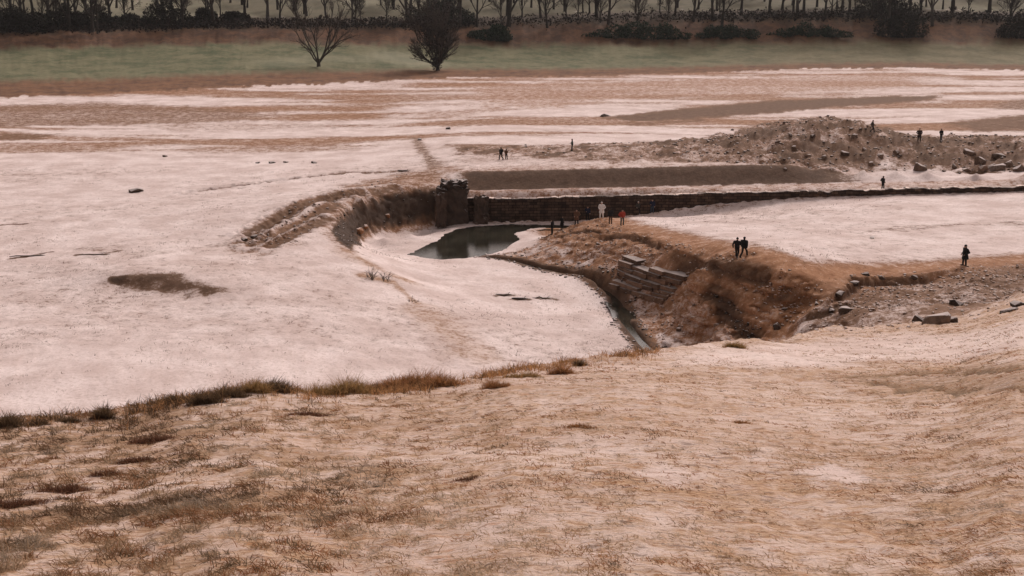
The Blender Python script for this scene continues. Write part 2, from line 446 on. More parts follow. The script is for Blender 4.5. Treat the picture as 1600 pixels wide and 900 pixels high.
# mound face, gully and right-hand slope
paint(fac * .92, snow=.34, warm=.85, stone=.15)
paint(fac * sstep(.55, .68, rn) * .6, snow=.1, dark=.25)
band([(1105,425),(1160,430),(1150,465),(1110,460)], .8, 3, .85, snow=.2, warm=1.0, dark=0)
band([(1170,445),(1240,440),(1280,448),(1250,492),(1200,515),(1180,480)], .8, 4, .75, snow=.30, warm=1.0, dark=.05)
band([(1125,455),(1150,478),(1165,505),(1190,525),(1165,527),(1140,500),(1112,465)], .3, 1, .8, snow=.03, dark=.8)
band([(1240,470),(1330,434),(1440,425),(1400,436),(1330,452),(1270,492),(1225,512)], .8, 2.5, .9, snow=.12, warm=.9, dark=.2)
paint(rsl * .85, snow=.38, stone=.35, dark=.1, warm=.4)
paint(rsl * sstep(.5, .62, rn) * .7, snow=.15, dark=.25, warm=.45)
band([(1510,440),(1640,416),(1640,448),(1530,464)], 1, 3, .7, snow=.22, stone=.3, dark=.25, warm=.35)
# path
pathL = PX([(870,362),(905,349),(945,343),(1000,360),(1060,376),(1110,392),(1165,408),(1225,428),(1265,442),(1320,432),(1400,423),(1507,415),(1640,404)])
d = dline(pathL) + wob * 1.6
paint(sstep(5.0, .8, d) * .9, snow=.22, warm=.78)
d = dline(PX([(1205,405),(1250,432),(1300,432),(1340,425)])) + wob * 1.5
paint(sstep(4.0, .3, d) * .85, snow=.2, warm=.8)
for L_ in ([(900,362),(940,358),(925,385)], [(955,365),(990,366),(1030,380)], [(905,380),(935,362)]):
    d = dline(PX(L_)) + wobf; paint(sstep(.8, .1, d) * .7, snow=.1, warm=.8, dark=.2)
m = sstep(.9, .2, dline(PX([(1050,403),(1085,414),(1110,410),(1160,418),(1195,428)])) + wobf * .5); paint(m * .9, snow=.05, dark=.55)
pn = fbm(XX * .7 + 140, YY * .5, 4, .62)
paint(fac * sstep(.49, .60, pn) * .75 * sstep(4.5, 7, dline(pathL)), snow=.66, warm=.4)
for _, lm in LIPS[:6]: paint(lm ** 1.5 * .8, snow=.02, dark=.7, warm=.5)
paint(sstep(1.0, .2, rav + wobf * .8) * .85, snow=.04, dark=.8)
paint(sstep(1.8, .3, rav2 + wobf) * .7, snow=.15, warm=1, dark=.15)
# stream banks, grassy breaks on the left flat
m = sstep(1.5, .6, ds + wobf * .9); paint(m * .85, snow=.02, dark=.75)
for L_, w_, s_ in (([(540,392),(600,424),(640,440)], 2.5, .30), ([(570,430),(605,440)], 1.6, .2), ([(615,440),(650,475)], .7, .3), ([(655,480),(700,520),(750,560)], 3.5, .45)):
    d = dline(PX(L_)) + wob * w_; paint(sstep(w_, 0, d) * .7, snow=s_, warm=.5, straw=.5)
d = dline(PX([(178,436),(225,434),(262,432)])) + wobf * .5; paint(sstep(.75, .2, d), snow=.0, dark=.75)
band([(200,434),(265,430),(300,440),(345,456),(300,460),(250,456),(185,446)], .8, 3, .85, snow=.22, dark=.45, warm=.2)
for L_ in ([(15,405),(80,394)], [(122,398),(160,398)], [(165,396),(185,392)], [(0,352),(40,350)], [(775,462),(800,462)],[(800,468),(825,468)],[(838,466),(868,468)]):
    d = dline(PX(L_)) + wobf * .5; paint(sstep(.55, .1, d) * .8, snow=.1, dark=.6)
for (px, py, r) in ((160,388,4), (230,395,3), (370,380,5), (430,370,4)):
    c = PX([(px, py)])[0]; d = np.hypot(XX - c[0], YY - c[1]) + wob * 6; paint(sstep(r, 0, d) * .45, snow=.35, dark=.3)
band([(1330,366),(1400,354),(1500,348),(1640,346),(1640,352),(1480,355),(1380,362)], .8, 2, .6, snow=.4, dark=.25)
# far shore, meadow, bracken bank, hillside
sx = np.array([pray(p[0], p[1])[0] for p in SHORE]); sy = np.array([atz(*p)[1] for p in SHORE])
Ysh = np.interp(AA, sx, sy)
fa = np.array([pray(px, 60)[0] for px in np.arange(-300, 1901, 100)])
Ym_ = np.interp(AA, fa, np.interp(np.arange(-300, 1901, 100), [-300,0,800,1600,1900],[400,415,468,490,495]))
wl_ = wob * 14
m = sstep(Ysh - 2, Ysh + 2, YY + wl_)
paint(m, snow=-.05, red=.85, warm=.3, dark=.05)
H += m * (lump * .9)
m = sstep(Ysh * .62 + Ym_ * .38 - 12, Ysh * .62 + Ym_ * .38 + 8, YY + wl_)
paint(m, green=1, red=0, warm=0, dark=0, snow=-.08)
paint(m * sstep(.05, .25, AA) * .55, red=.55, green=.6)
pk = PX([(440,98),(500,90),(560,92)]); d = dline(pk); paint(sstep(16, 2, d) * m * .5, pale=.6)
pk = PX([(612,88),(640,94),(660,100)]); d = dline(pk); paint(sstep(14, 2, d) * m * .7, pale=.9)
m = sstep(Ym_ - 5, Ym_ + 1, YY + wl_ * .4)
paint(m, green=0, red=1, dark=.35, snow=-.3, pale=0)
H += m * lump * 1.5 * sstep(Ym_ + 60, Ym_ + 20, YY)
m = sstep(Ym_ + 16, Ym_ + 23, YY + wl_ * .4)
paint(m, green=.35, red=.35, dark=.75, snow=-.3)
m = sstep(Ym_ + 42, Ym_ + 60, YY + wl_)
hn = fbm(XX * .025, YY * .012 + 5, 4, .6)
paint(m, green=.8, red=.15, dark=.35, pale=.2, snow=-.3)
paint(m * sstep(.56, .70, hn), snow=.25, pale=.7, dark=.1)
mm = m * sstep(Ym_ + 66, Ym_ + 58, YY + wl_) * sstep(.50, .62, fbm(XX * .05 + 4, YY * .01, 3)); paint(mm * .8, snow=.62)
# near bank: snow sifted through dead grass
def clumpf(x, y): return fbm(x * 3.6 + 3, y * 2.4, 3, .6) * .75 + fbm(x * .4, y * .4 + 7, 3) * .25
gn = fbm(XX * .25 + 60, YY * .4, 4, .6)
paint(FORE, snow=.54, straw=.9, warm=.35, dark=.0, red=0, green=0, stone=0, pale=0)
AT['snow'] += FORE * (gn - .5) * .32
cl_ = clumpf(XX, YY)
AT['snow'] -= FORE * (sstep(.46, .62, cl_) * .10 - .02)
fl = fbm(XX * 1.7 + 33, YY * 1.5, 3, .65)
paint(FORE * sstep(.60, .72, fbm(XX * .8 + 71, YY * .7, 3, .65)) * .4, snow=.34, warm=.9, straw=.6)
dk = fbm(XX * .45 + 90, YY * .9 + 4, 4, .6)
lowleft = sstep(.02, -.35, AA) * FORE  # dark dead stalks here, plus corner vignetting put into the ground colour
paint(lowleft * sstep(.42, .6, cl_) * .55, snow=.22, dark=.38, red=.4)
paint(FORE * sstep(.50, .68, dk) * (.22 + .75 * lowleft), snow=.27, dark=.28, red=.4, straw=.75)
band([(1300,588),(1400,580),(1500,574),(1640,570),(1640,616),(1560,612),(1480,612),(1380,604),(1320,598)], .3, 1.6, .6, snow=.35, dark=.4, warm=.5)
for L_ in ([(1310,590),(1400,586),(1480,580),(1600,576)], [(1375,598),(1420,612)], [(1440,602),(1510,612)], [(1570,608),(1640,612)]):
    d = dline(PX(L_)) + wobf * 1.0; m = sstep(.5, .1, d); paint(m * .9, snow=.0, dark=.7, red=.3); H -= m * .10
band([(1230,735),(1300,728),(1360,742),(1380,756),(1300,752)], .12, .5, .8, snow=.85, straw=.4)
band([(1080,545),(1250,535),(1420,520),(1640,505),(1640,545),(1400,560),(1200,575),(1060,565)], 1.5, 3, .6, snow=.8, straw=.3)
band([(960,735),(1040,725),(1120,745),(1060,760)], .15, .6, .6, snow=.8, straw=.4)

# ------------------------------------------------------------------ materials
def newmat(name):
    m = bpy.data.materials.new(name); m.use_nodes = True
    nt = m.node_tree; nt.nodes.clear()
    out = nt.nodes.new('ShaderNodeOutputMaterial'); b = nt.nodes.new('ShaderNodeBsdfPrincipled')
    nt.links.new(b.outputs[0], out.inputs[0])
    return m, nt, b
class NT:
    def __init__(s, nt): s.nt = nt
    def n(s, t, **kw):
        x = s.nt.nodes.new(t)
        for k_, v in kw.items(): setattr(x, k_, v)
        return x
    def l(s, a, b): s.nt.links.new(a, b)
    def val(s, sock, v):
        if isinstance(v, (int, float)): sock.default_value = v
        elif isinstance(v, tuple): sock.default_value = v if len(v) == 4 else v + (1,)
        else: s.l(v, sock)
    def mix(s, f, a, b, mode='MIX'):
        x = s.n('ShaderNodeMix'); x.data_type = 'RGBA'; x.blend_type = mode
        s.val(x.inputs[0], f); s.val(x.inputs[6], a); s.val(x.inputs[7], b); return x.outputs[2]
    def math(s, op, a, b=0.0, c=None):
        x = s.n('ShaderNodeMath'); x.operation = op; s.val(x.inputs[0], a); s.val(x.inputs[1], b)
        if c is not None: s.val(x.inputs[2], c)
        return x.outputs[0]
    def noise(s, vec, scale, detail=6, rough=.6):
        x = s.n('ShaderNodeTexNoise'); x.inputs['Scale'].default_value = scale; x.inputs['Detail'].default_value = detail
        x.inputs['Roughness'].default_value = rough
        if vec is not None: s.l(vec, x.inputs['Vector'])
        return x.outputs[0]
    def mapr(s, v, a, b, c=0., d=1., smooth=True):
        x = s.n('ShaderNodeMapRange'); x.interpolation_type = 'SMOOTHSTEP' if smooth else 'LINEAR'
        s.val(x.inputs[0], v)
        for i, q in enumerate((a, b, c, d)): s.val(x.inputs[1 + i], q)
        return x.outputs[0]

def ground_material():
    m, nt, b = newmat('snowy_ground'); g = NT(nt)
    geo = g.n('ShaderNodeNewGeometry'); pos = geo.outputs['Position']
    mp = g.n('ShaderNodeMapping'); g.l(pos, mp.inputs[0]); mp.inputs['Scale'].default_value = (.55, 1.3, 1)
    st = mp.outputs[0]
    a1 = g.n('ShaderNodeAttribute', attribute_name='cover_a'); a2 = g.n('ShaderNodeAttribute', attribute_name='cover_b')
    s1 = g.n('ShaderNodeSeparateColor'); g.l(a1.outputs['Color'], s1.inputs[0])
    s2 = g.n('ShaderNodeSeparateColor'); g.l(a2.outputs['Color'], s2.inputs[0])
    snow, warm, dark, green = s1.outputs[0], s1.outputs[1], s1.outputs[2], a1.outputs['Alpha']
    straw, stone, red, pale = s2.outputs[0], s2.outputs[1], s2.outputs[2], a2.outputs['Alpha']
    nb = g.noise(pos, .22, 5)
    mixf = lambda f_, a_, b_: g.math('ADD', g.math('MULTIPLY', a_, g.math('SUBTRACT', 1.0, f_)), g.math('MULTIPLY', b_, f_))
    nm = mixf(straw, g.noise(pos, .8, 9, .72), g.noise(st, 2.6, 8, .70))
    nf = mixf(straw, g.noise(pos, 3.2, 6, .72), g.noise(st, 11.0, 6, .7)); nf2 = g.noise(pos, 22., 4, .7)
    # bare earth
    mud = g.mix(g.mapr(nm, .35, .65), (.145, .085, .055), (.25, .155, .105))
    rust = g.mix(g.mapr(nm, .35, .65), (.27, .115, .048), (.44, .225, .115))
    c = g.mix(warm, mud, rust)
    stn = g.mix(g.mapr(nf, .35, .65), (.10, .070, .052), (.28, .20, .155))
    c = g.mix(g.math('MULTIPLY', stone, .8), c, stn)
    rd = g.mix(g.mapr(g.noise(pos, .16, 8, .8), .38, .62), (.085, .040, .022), (.20, .095, .045))
    c = g.mix(red, c, rd)
    ngr = g.noise(pos, .09, 9, .8)
    gr = g.mix(g.mapr(ngr, .36, .62), (.070, .084, .040), (.175, .165, .095))
    c = g.mix(green, c, gr)
    c = g.mix(g.math('MULTIPLY', pale, .7), c, (.34, .33, .24))
    sw = g.mix(g.mapr(nf, .34, .64), (.29, .155, .08), (.62, .42, .265))
    c = g.mix(straw, c, sw)
    c = g.mix(dark, c, (.022, .015, .012))
    # snow cover
    nsum = g.math('ADD', g.math('MULTIPLY', nm, .50), g.math('ADD', g.math('MULTIPLY', nf, .34), g.math('MULTIPLY', nf2, .16)))
    t = g.math('ADD', snow, g.math('MULTIPLY', g.math('SUBTRACT', nsum, .5), 2.3))
    cover = g.mapr(t, .28, .74)
    sn = g.mix(g.mapr(nb, .3, .7), (.615, .50, .475), (.84, .735, .72))
    sn = g.mix(g.math('MULTIPLY', g.mapr(nf, .44, .68), .55), sn, (.46, .355, .31))
    sp = g.math('MULTIPLY', g.mapr(g.noise(pos, 4.5, 4, .8), .55, .70), g.math('MULTIPLY', g.mapr(nb, .25, .7, .25, .85), g.math('SUBTRACT', 1.0, straw)))
    sn = g.mix(g.math('MULTIPLY', sp, .75), sn, (.30, .20, .15))
    sn = g.mix(g.math('MULTIPLY', straw, .34), sn, (.60, .42, .30))
    c2 = g.mix(g.math('MULTIPLY', cover, .95), c, sn)
    f1 = g.mapr(g.math('ADD', g.noise(st, 5.2, 4, .72), g.math('MULTIPLY', g.math('SUBTRACT', g.noise(pos, .35, 3), .5), .35)), .575, .68)
    f2 = g.mapr(g.noise(st, 3.1, 4, .72), .56, .70)
    c2 = g.mix(g.math('MULTIPLY', g.math('MULTIPLY', f2, straw), .72), c2, (.40, .19, .085))
    c2 = g.mix(g.math('MULTIPLY', g.math('MULTIPLY', f1, straw), .74), c2, (.12, .066, .036))
    g.l(c2, b.inputs['Base Color'])
    b.inputs['Roughness'].default_value = .9
    b.inputs['Specular IOR Level'].default_value = .2
    bh = g.math('ADD', g.math('MULTIPLY', nf, .6), g.math('ADD', g.math('MULTIPLY', nm, .8), g.math('MULTIPLY', cover, .25)))
    bp = g.n('ShaderNodeBump'); bp.inputs['Strength'].default_value = .55; bp.inputs['Distance'].default_value = .12
    g.l(bh, bp.inputs['Height']); g.l(bp.outputs[0], b.inputs['Normal'])
    return m

def earth_mat(name, c1, c2, snowy=0.0, scale=3.0, rough=.9, streak=None, bump=.5):
    """stone or earth with variation; snow settles on faces that look up"""
    m, nt, b = newmat(name); g = NT(nt)
    geo = g.n('ShaderNodeNewGeometry'); pos = geo.outputs['Position']
    vec = pos
    if streak:
        mp = g.n('ShaderNodeMapping'); g.l(pos, mp.inputs[0]); mp.inputs['Scale'].default_value = streak; vec = mp.outputs[0]
    n1 = g.noise(vec, scale, 7, .68); n2 = g.noise(pos, scale * 5, 4, .7)
    c = g.mix(g.mapr(n1, .33, .67), c1, c2)
    oi = g.n('ShaderNodeObjectInfo')
    c = g.mix(.5, c, g.mix(oi.outputs['Random'], tuple(x * .6 for x in c1), tuple(min(1, x * 1.25) for x in c2)))
    if snowy:
        sx_ = g.n('ShaderNodeSeparateXYZ'); g.l(geo.outputs['Normal'], sx_.inputs[0])
        up = g.math('ADD', sx_.outputs[2], g.math('MULTIPLY', g.math('SUBTRACT', n2, .5), .9))
        c = g.mix(g.math('MULTIPLY', g.mapr(up, .62, .92), snowy), c, (.76, .68, .66))
    g.l(c, b.inputs['Base Color']); b.inputs['Roughness'].default_value = rough
    b.inputs['Specular IOR Level'].default_value = .2
    bp = g.n('ShaderNodeBump'); bp.inputs['Strength'].default_value = bump; bp.inputs['Distance'].default_value = .1
    g.l(g.math('ADD', n1, g.math('MULTIPLY', n2, .4)), bp.inputs['Height']); g.l(bp.outputs[0], b.inputs['Normal'])
    return m

def attr_mat(name, attr='tint', rough=.85, var=.25):
    m, nt, b = newmat(name); g = NT(nt)
    a = g.n('ShaderNodeAttribute', attribute_name=attr)
    geo = g.n('ShaderNodeNewGeometry'); n1 = g.noise(geo.outputs['Position'], 2.0, 3)
    c = g.mix(g.mapr(n1, .3, .7), g.mix(var, a.outputs['Color'], (0, 0, 0)), a.outputs['Color'])
    g.l(c, b.inputs['Base Color']); b.inputs['Roughness'].default_value = rough
    b.inputs['Specular IOR Level'].default_value = .15
    return m

def water_mat():
    m, nt, b = newmat('dark_water'); g = NT(nt)
    geo = g.n('ShaderNodeNewGeometry'); pos = geo.outputs['Position']
    n1 = g.noise(pos, .5, 4); n2 = g.noise(pos, 5., 3)
    g.l(g.mix(g.mapr(n1, .35, .65), (.020, .019, .014), (.040, .038, .028)), b.inputs['Base Color'])
    b.inputs['Roughness'].default_value = .06
    bp = g.n('ShaderNodeBump'); bp.inputs['Strength'].default_value = .15; bp.inputs['Distance'].default_value = .05
    g.l(n2, bp.inputs['Height']); g.l(bp.outputs[0], b.inputs['Normal'])
    return m

MG = ground_material()
M_wall = earth_mat('old_wall_stone', (.022, .014, .011), (.12, .078, .058), .8, .9, streak=(1.2, 1.2, .6))
_nt = M_wall.node_tree; g_ = NT(_nt); _b = [x for x in _nt.nodes if x.type == 'BSDF_PRINCIPLED'][0]
_geo = g_.n('ShaderNodeNewGeometry'); _sx = g_.n('ShaderNodeSeparateXYZ'); g_.l(_geo.outputs['Position'], _sx.inputs[0])
_cx = g_.n('ShaderNodeCombineXYZ'); g_.l(_sx.outputs[0], _cx.inputs[0]); g_.l(_sx.outputs[2], _cx.inputs[1])
_br = g_.n('ShaderNodeTexBrick'); g_.l(_cx.outputs[0], _br.inputs['Vector'])
for k_, v_ in (('Scale', 1.0), ('Brick Width', .9), ('Row Height', .36), ('Mortar Size', .035)): _br.inputs[k_].default_value = v_
_br.inputs['Color1'].default_value = (.55, .5, .48, 1); _br.inputs['Color2'].default_value = (1.5, 1.4, 1.3, 1); _br.inputs['Mortar'].default_value = (.25, .22, .2, 1)
g_.l(g_.mix(1.0, _b.inputs['Base Color'].links[0].from_socket, _br.outputs[0], 'MULTIPLY'), _b.inputs['Base Color'])
M_pier = earth_mat('pier_stone', (.026, .018, .015), (.10, .066, .050), .6, 1.2)
M_rock = earth_mat('rubble_stone', (.060, .038, .028), (.22, .145, .105), .7, 2.5)
M_scree = earth_mat('brown_scree', (.13, .075, .048), (.36, .23, .155), .6, 2.5)
M_rock_rust = earth_mat('rusty_stone', (.10, .045, .022), (.30, .14, .065), .5, 2.5)
M_course = earth_mat('coursed_brown_stone', (.040, .022, .014), (.17, .10, .066), .4, 1.3, streak=(.8, .8, 2))
M_dark = earth_mat('peaty_stone', (.024, .016, .012), (.11, .072, .052), .55, 3)
M_bark = earth_mat('dark_bark', (.020, .017, .015), (.055, .045, .038), 0, 2.0)
M_twig = earth_mat('bare_twigs', (.028, .022, .020), (.065, .050, .042), 0, .4, bump=.1)
M_leaf = attr_mat('evergreen_leaves'); M_grass = attr_mat('dead_grass', var=.2)
_nt = M_grass.node_tree; _b = [x for x in _nt.nodes if x.type == 'BSDF_PRINCIPLED'][0]; _o = [x for x in _nt.nodes if x.type == 'OUTPUT_MATERIAL'][0]
_t = _nt.nodes.new('ShaderNodeBsdfTranslucent'); _m = _nt.nodes.new('ShaderNodeMixShader'); _m.inputs[0].default_value = .5
_nt.links.new(_b.inputs['Base Color'].links[0].from_socket, _t.inputs['Color'])
_nt.links.new(_b.outputs[0], _m.inputs[1]); _nt.links.new(_t.outputs[0], _m.inputs[2]); _nt.links.new(_m.outputs[0], _o.inputs['Surface'])
M_water = water_mat()
M_snowlump = earth_mat('snow_lump', (.72, .66, .64), (.82, .76, .74), 0, 3)

# ------------------------------------------------------------------ ground sheet
GYY = np.gradient(H, axis=0) / np.gradient(YY, axis=0); GXX = np.gradient(H, axis=1) / np.gradient(XX, axis=1)
GYY = GYY - 0; SLO = np.hypot(GXX, GYY)
nx_, ny_ = -GXX / (SLO + 1e-6), -GYY / (SLO + 1e-6)
for ax in (0, 1):                                       # smooth the outward direction
    for _ in range(3):
        nx_ = (np.roll(nx_, 1, ax) + nx_ + np.roll(nx_, -1, ax)) / 3; ny_ = (np.roll(ny_, 1, ax) + ny_ + np.roll(ny_, -1, ax)) / 3
U_ = XX * .7 + YY * .35
lay = H * 1.25 + fbm(U_ * .35, H * .4 + 3, 3, .6) * 2.6
fr = lay - np.floor(lay)
ledge = (sstep(0, .75, fr) * (1 - sstep(.86, 1, fr)) - .4) * .55
crag = (fbm(U_ * 1.3 + 9, H * 1.7, 4, .62) - .5) * 1.3 + (fbm(U_ * 3.5, H * 4 + 2, 2, .6) - .5) * .35
amt = sstep(.35, .9, SLO) * np.clip(fac * sstep(.8, 2, ds) + bankm * .55 + rsl * .5, 0, 1) * (1 - FORE)
rvm = sstep(1.5, -.5, dpoly(PX([(962,402),(985,394),(1078,430),(1040,482),(950,456)])))
push = amt * (ledge + crag) * .85 * (1 - rvm) - .35 * rvm
V = np.stack([XX + nx_ * push, YY + ny_ * push, H], -1).reshape(-1, 3)
ii, jj = np.meshgrid(np.arange(NB - 1), np.arange(NA - 1), indexing='ij')
q = ii * NA + jj
F = np.stack([q, q + 1, q + NA + 1, q + NA], -1).reshape(-1, 4)
me = mesh_np('ground', V, F, True)
clip = lambda x: np.clip(x, -1, 1).ravel()
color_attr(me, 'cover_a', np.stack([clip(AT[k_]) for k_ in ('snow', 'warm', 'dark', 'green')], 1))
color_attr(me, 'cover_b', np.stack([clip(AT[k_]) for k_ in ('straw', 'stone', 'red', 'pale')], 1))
ground = tag(obj('ground', me, MG), kind='structure')
def gz(x, y): return float(bil(H, x, y))
def spot(px, py, lo=5):
    x, y = cast(px, py, H, lo); return x, y, gz(x, y)

# ------------------------------------------------------------------ pool and stream
c = POOL.mean(0)
ring = c + (POOL - c) * 1.0
nrm = []
for i in range(len(POOL)):
    t_ = POOL[(i + 1) % len(POOL)] - POOL[i - 1]; nn = np.array([-t_[1], t_[0]]); nn /= np.linalg.norm(nn); nrm.append(nn)
area2 = sum(POOL[i - 1][0] * POOL[i][1] - POOL[i][0] * POOL[i - 1][1] for i in range(len(POOL)))
off = POOL + np.array(nrm) * (-1.4 if area2 > 0 else 1.4)
bm = bmesh.new()
f = bm.faces.new([bm.verts.new((x, y, POOLZ)) for x, y in off]); bmesh.ops.triangulate(bm, faces=[f])
me = bpy.data.meshes.new('pool'); bm.normal_update(); bm.to_mesh(me); bm.free()
if me.polygons[0].normal.z < 0: me.flip_normals()
tag(obj('pool', me, M_water), kind='structure')
V = []; 
for i in range(len(STR)):
    t_ = STR[min(i + 1, len(STR) - 1)] - STR[max(i - 1, 0)]; nn = np.array([-t_[1], t_[0]]); nn /= np.linalg.norm(nn)
    zz = STR[i, 2] - .02
    V += [(STR[i, 0] + nn[0] * 1.1, STR[i, 1] + nn[1] * 1.1, zz), (STR[i, 0] - nn[0] * 1.1, STR[i, 1] - nn[1] * 1.1, zz)]
me = mesh_np('stream', V, [(2 * i, 2 * i + 1, 2 * i + 3, 2 * i + 2) for i in range(len(STR) - 1)])
tag(obj('stream', me, M_water), kind='structure')

# ------------------------------------------------------------------ geometry kit
def rot_between(d):
    return Vector(d).normalized().to_track_quat('Z', 'Y').to_matrix()
def tube_np(pts, rad, sides=5):
    """tapered tube through points; returns V, F(quads)"""
    pts = np.asarray(pts, float); n_ = len(pts); V = []
    for i in range(n_):
        t_ = pts[min(i + 1, n_ - 1)] - pts[max(i - 1, 0)]; t_ = t_ / (np.linalg.norm(t_) + 1e-9)
        r_ = np.cross(t_, (0, 0, 1.)) if abs(t_[2]) < .9 else np.cross(t_, (1., 0, 0)); r_ /= np.linalg.norm(r_)
        u_ = np.cross(r_, t_)
        for k_ in range(sides):
            an = 2 * math.pi * k_ / sides
            V.append(pts[i] + rad[i] * (math.cos(an) * r_ + math.sin(an) * u_))
    F = [(i * sides + k_, i * sides + (k_ + 1) % sides, (i + 1) * sides + (k_ + 1) % sides, (i + 1) * sides + k_) for i in range(n_ - 1) for k_ in range(sides)]
    return np.array(V), np.array(F)
class Bag:
    def __init__(s): s.V = []; s.F = []; s.n = 0; s.C = []
    def add(s, V, F, c=None):
        s.V.append(V); s.F.append(np.asarray(F) + s.n); s.n += len(V)
        if c is not None: s.C.append(np.tile(np.array(list(c) + [1.]), (len(V), 1)) if np.ndim(c) == 1 else c)
    def mesh(s, name, smooth=False):
        me = mesh_np(name, np.vstack(s.V), np.vstack(s.F), smooth)
        if s.C: color_attr(me, 'tint', np.vstack(s.C))
        return me

def hull_mesh(name, pts):
    bm = bmesh.new()
    for p in pts: bm.verts.new(p)
    r = bmesh.ops.convex_hull(bm, input=bm.verts)
    junk = [v for v in bm.verts if not v.link_faces]
    bmesh.ops.delete(bm, geom=junk, context='VERTS')
    bmesh.ops.recalc_face_normals(bm, faces=bm.faces)
    me = bpy.data.meshes.new(name); bm.to_mesh(me); bm.free()
    return me
ROCKS = []
for i in range(10):
    r2 = np.random.default_rng(100 + i)
    p = r2.normal(size=(17, 3)); p /= np.linalg.norm(p, axis=1)[:, None]
    p *= np.array([.5, .36 + .1 * r2.random(), .27 + .12 * r2.random()]) * (.8 + .3 * r2.random((17, 1)))
    p = np.sign(p) * np.abs(p) ** .85 * .9
    ROCKS.append(hull_mesh('rock', p))
SLABS = []
for i in range(5):
    r2 = np.random.default_rng(200 + i)
    c8 = r2.uniform(-1, 1, (26, 3)); c8 /= (np.abs(c8) ** 3.2).sum(1)[:, None] ** (1 / 3.2)
    c8 *= np.array([.5, .36, .17]); c8[:, 2] += c8[:, 0] * r2.uniform(-.2, .2)
    SLABS.append(hull_mesh('slab', c8))

# ------------------------------------------------------------------ retaining wall
wx = np.arange(-9.0, 80.01, .22)
prof = []
nr = 14
rr = np.random.default_rng(5)
V = []
for x in wx:
    t_, fz, y0 = float(wall_top(x)), float(wall_foot(x)) - .7, float(wall_Y(x))
    t_ += float(fbm(np.array(x * .45), np.array(3.3), 4, .6) - .5) * .5 - .10 * (vnoise(np.array(math.floor(x / .7) * 3.7), np.array(1.5)) > .72)
    row = [(x, y0 + .85, t_ - .8), (x, y0 + .85, t_ - .02), (x, y0 + .05, t_ + .03), (x, y0 - .55, t_)]
    for k_ in range(1, nr + 1):
        z = t_ + (fz - t_) * k_ / nr
        course = math.floor(z / .32)
        stone = float(vnoise(np.array(x * 1.6 + course * 7.7), np.array(course * 3.1)))
        row.append((x, y0 - .55 - .16 * k_ / nr - .26 * (stone - .5) - .10 * float(fbm(np.array(x * .8), np.array(z * 1.2), 3) - .5), z))
    V += row
nc = nr + 4
F = [(i * nc + k_, i * nc + k_ + 1, (i + 1) * nc + k_ + 1, (i + 1) * nc + k_) for i in range(len(wx) - 1) for k_ in range(nc - 1)]
wall = tag(obj('retaining_wall', mesh_np('retaining_wall', V, F), M_wall),
           'long dark stone retaining wall running behind the snowy plateau from the ruined pier', 'wall')

# ruined pier at the wall's end
def rough_box(name, sx, sy, sz, m, parent, loc, seed=0, rz=0., cut=6, amp=.15):
    bm = bmesh.new(); bmesh.ops.create_cube(bm, size=1.0)
    bmesh.ops.subdivide_edges(bm, edges=bm.edges, cuts=cut, use_grid_fill=True)
    r2 = np.random.default_rng(seed)
    for v in bm.verts:
        v.co = Vector((v.co.x * sx, v.co.y * sy, (v.co.z + .5) * sz)) + Vector(r2.normal(0, amp, 3).tolist())
    me = bpy.data.meshes.new(name); bm.to_mesh(me); bm.free()
    return obj(name, me, m, parent, loc, (0, 0, rz))
px_, py_, _ = atY(707, 330, 159.2)
pier = tag(empty('stone_pier', (px_, 159.2, -3.1)), 'ruined dark stone pier with block top at the bend of the pool bank', 'ruin')
pr_ = rough_box('pier_body', 3.7, 2.0, 4.7, M_pier, pier, (0, .2, 0), 1)
rough_box('pier_cap', 3.0, 2.2, .8, M_pier, pier, (.25, .1, 4.65), 2, .03)
rough_box('buttress', 1.0, .9, 4.0, M_pier, pier, (-1.25, -1.15, 0), 3)
rough_box('buttress', 1.5, 1.0, 3.5, M_pier, pier, (3.6, -.7, 0), 4)
for k_, (x, y, z, s_) in enumerate(((-.7, 0, 5.4, .6), (.9, 0, 5.5, .9), (1.3, .3, 5.45, .5), (-1.5, .1, 4.75, .6))):
    obj('stone', SLABS[k_], M_pier, pier, (x, y, z), (0, 0, k_), s_ * 1.2)

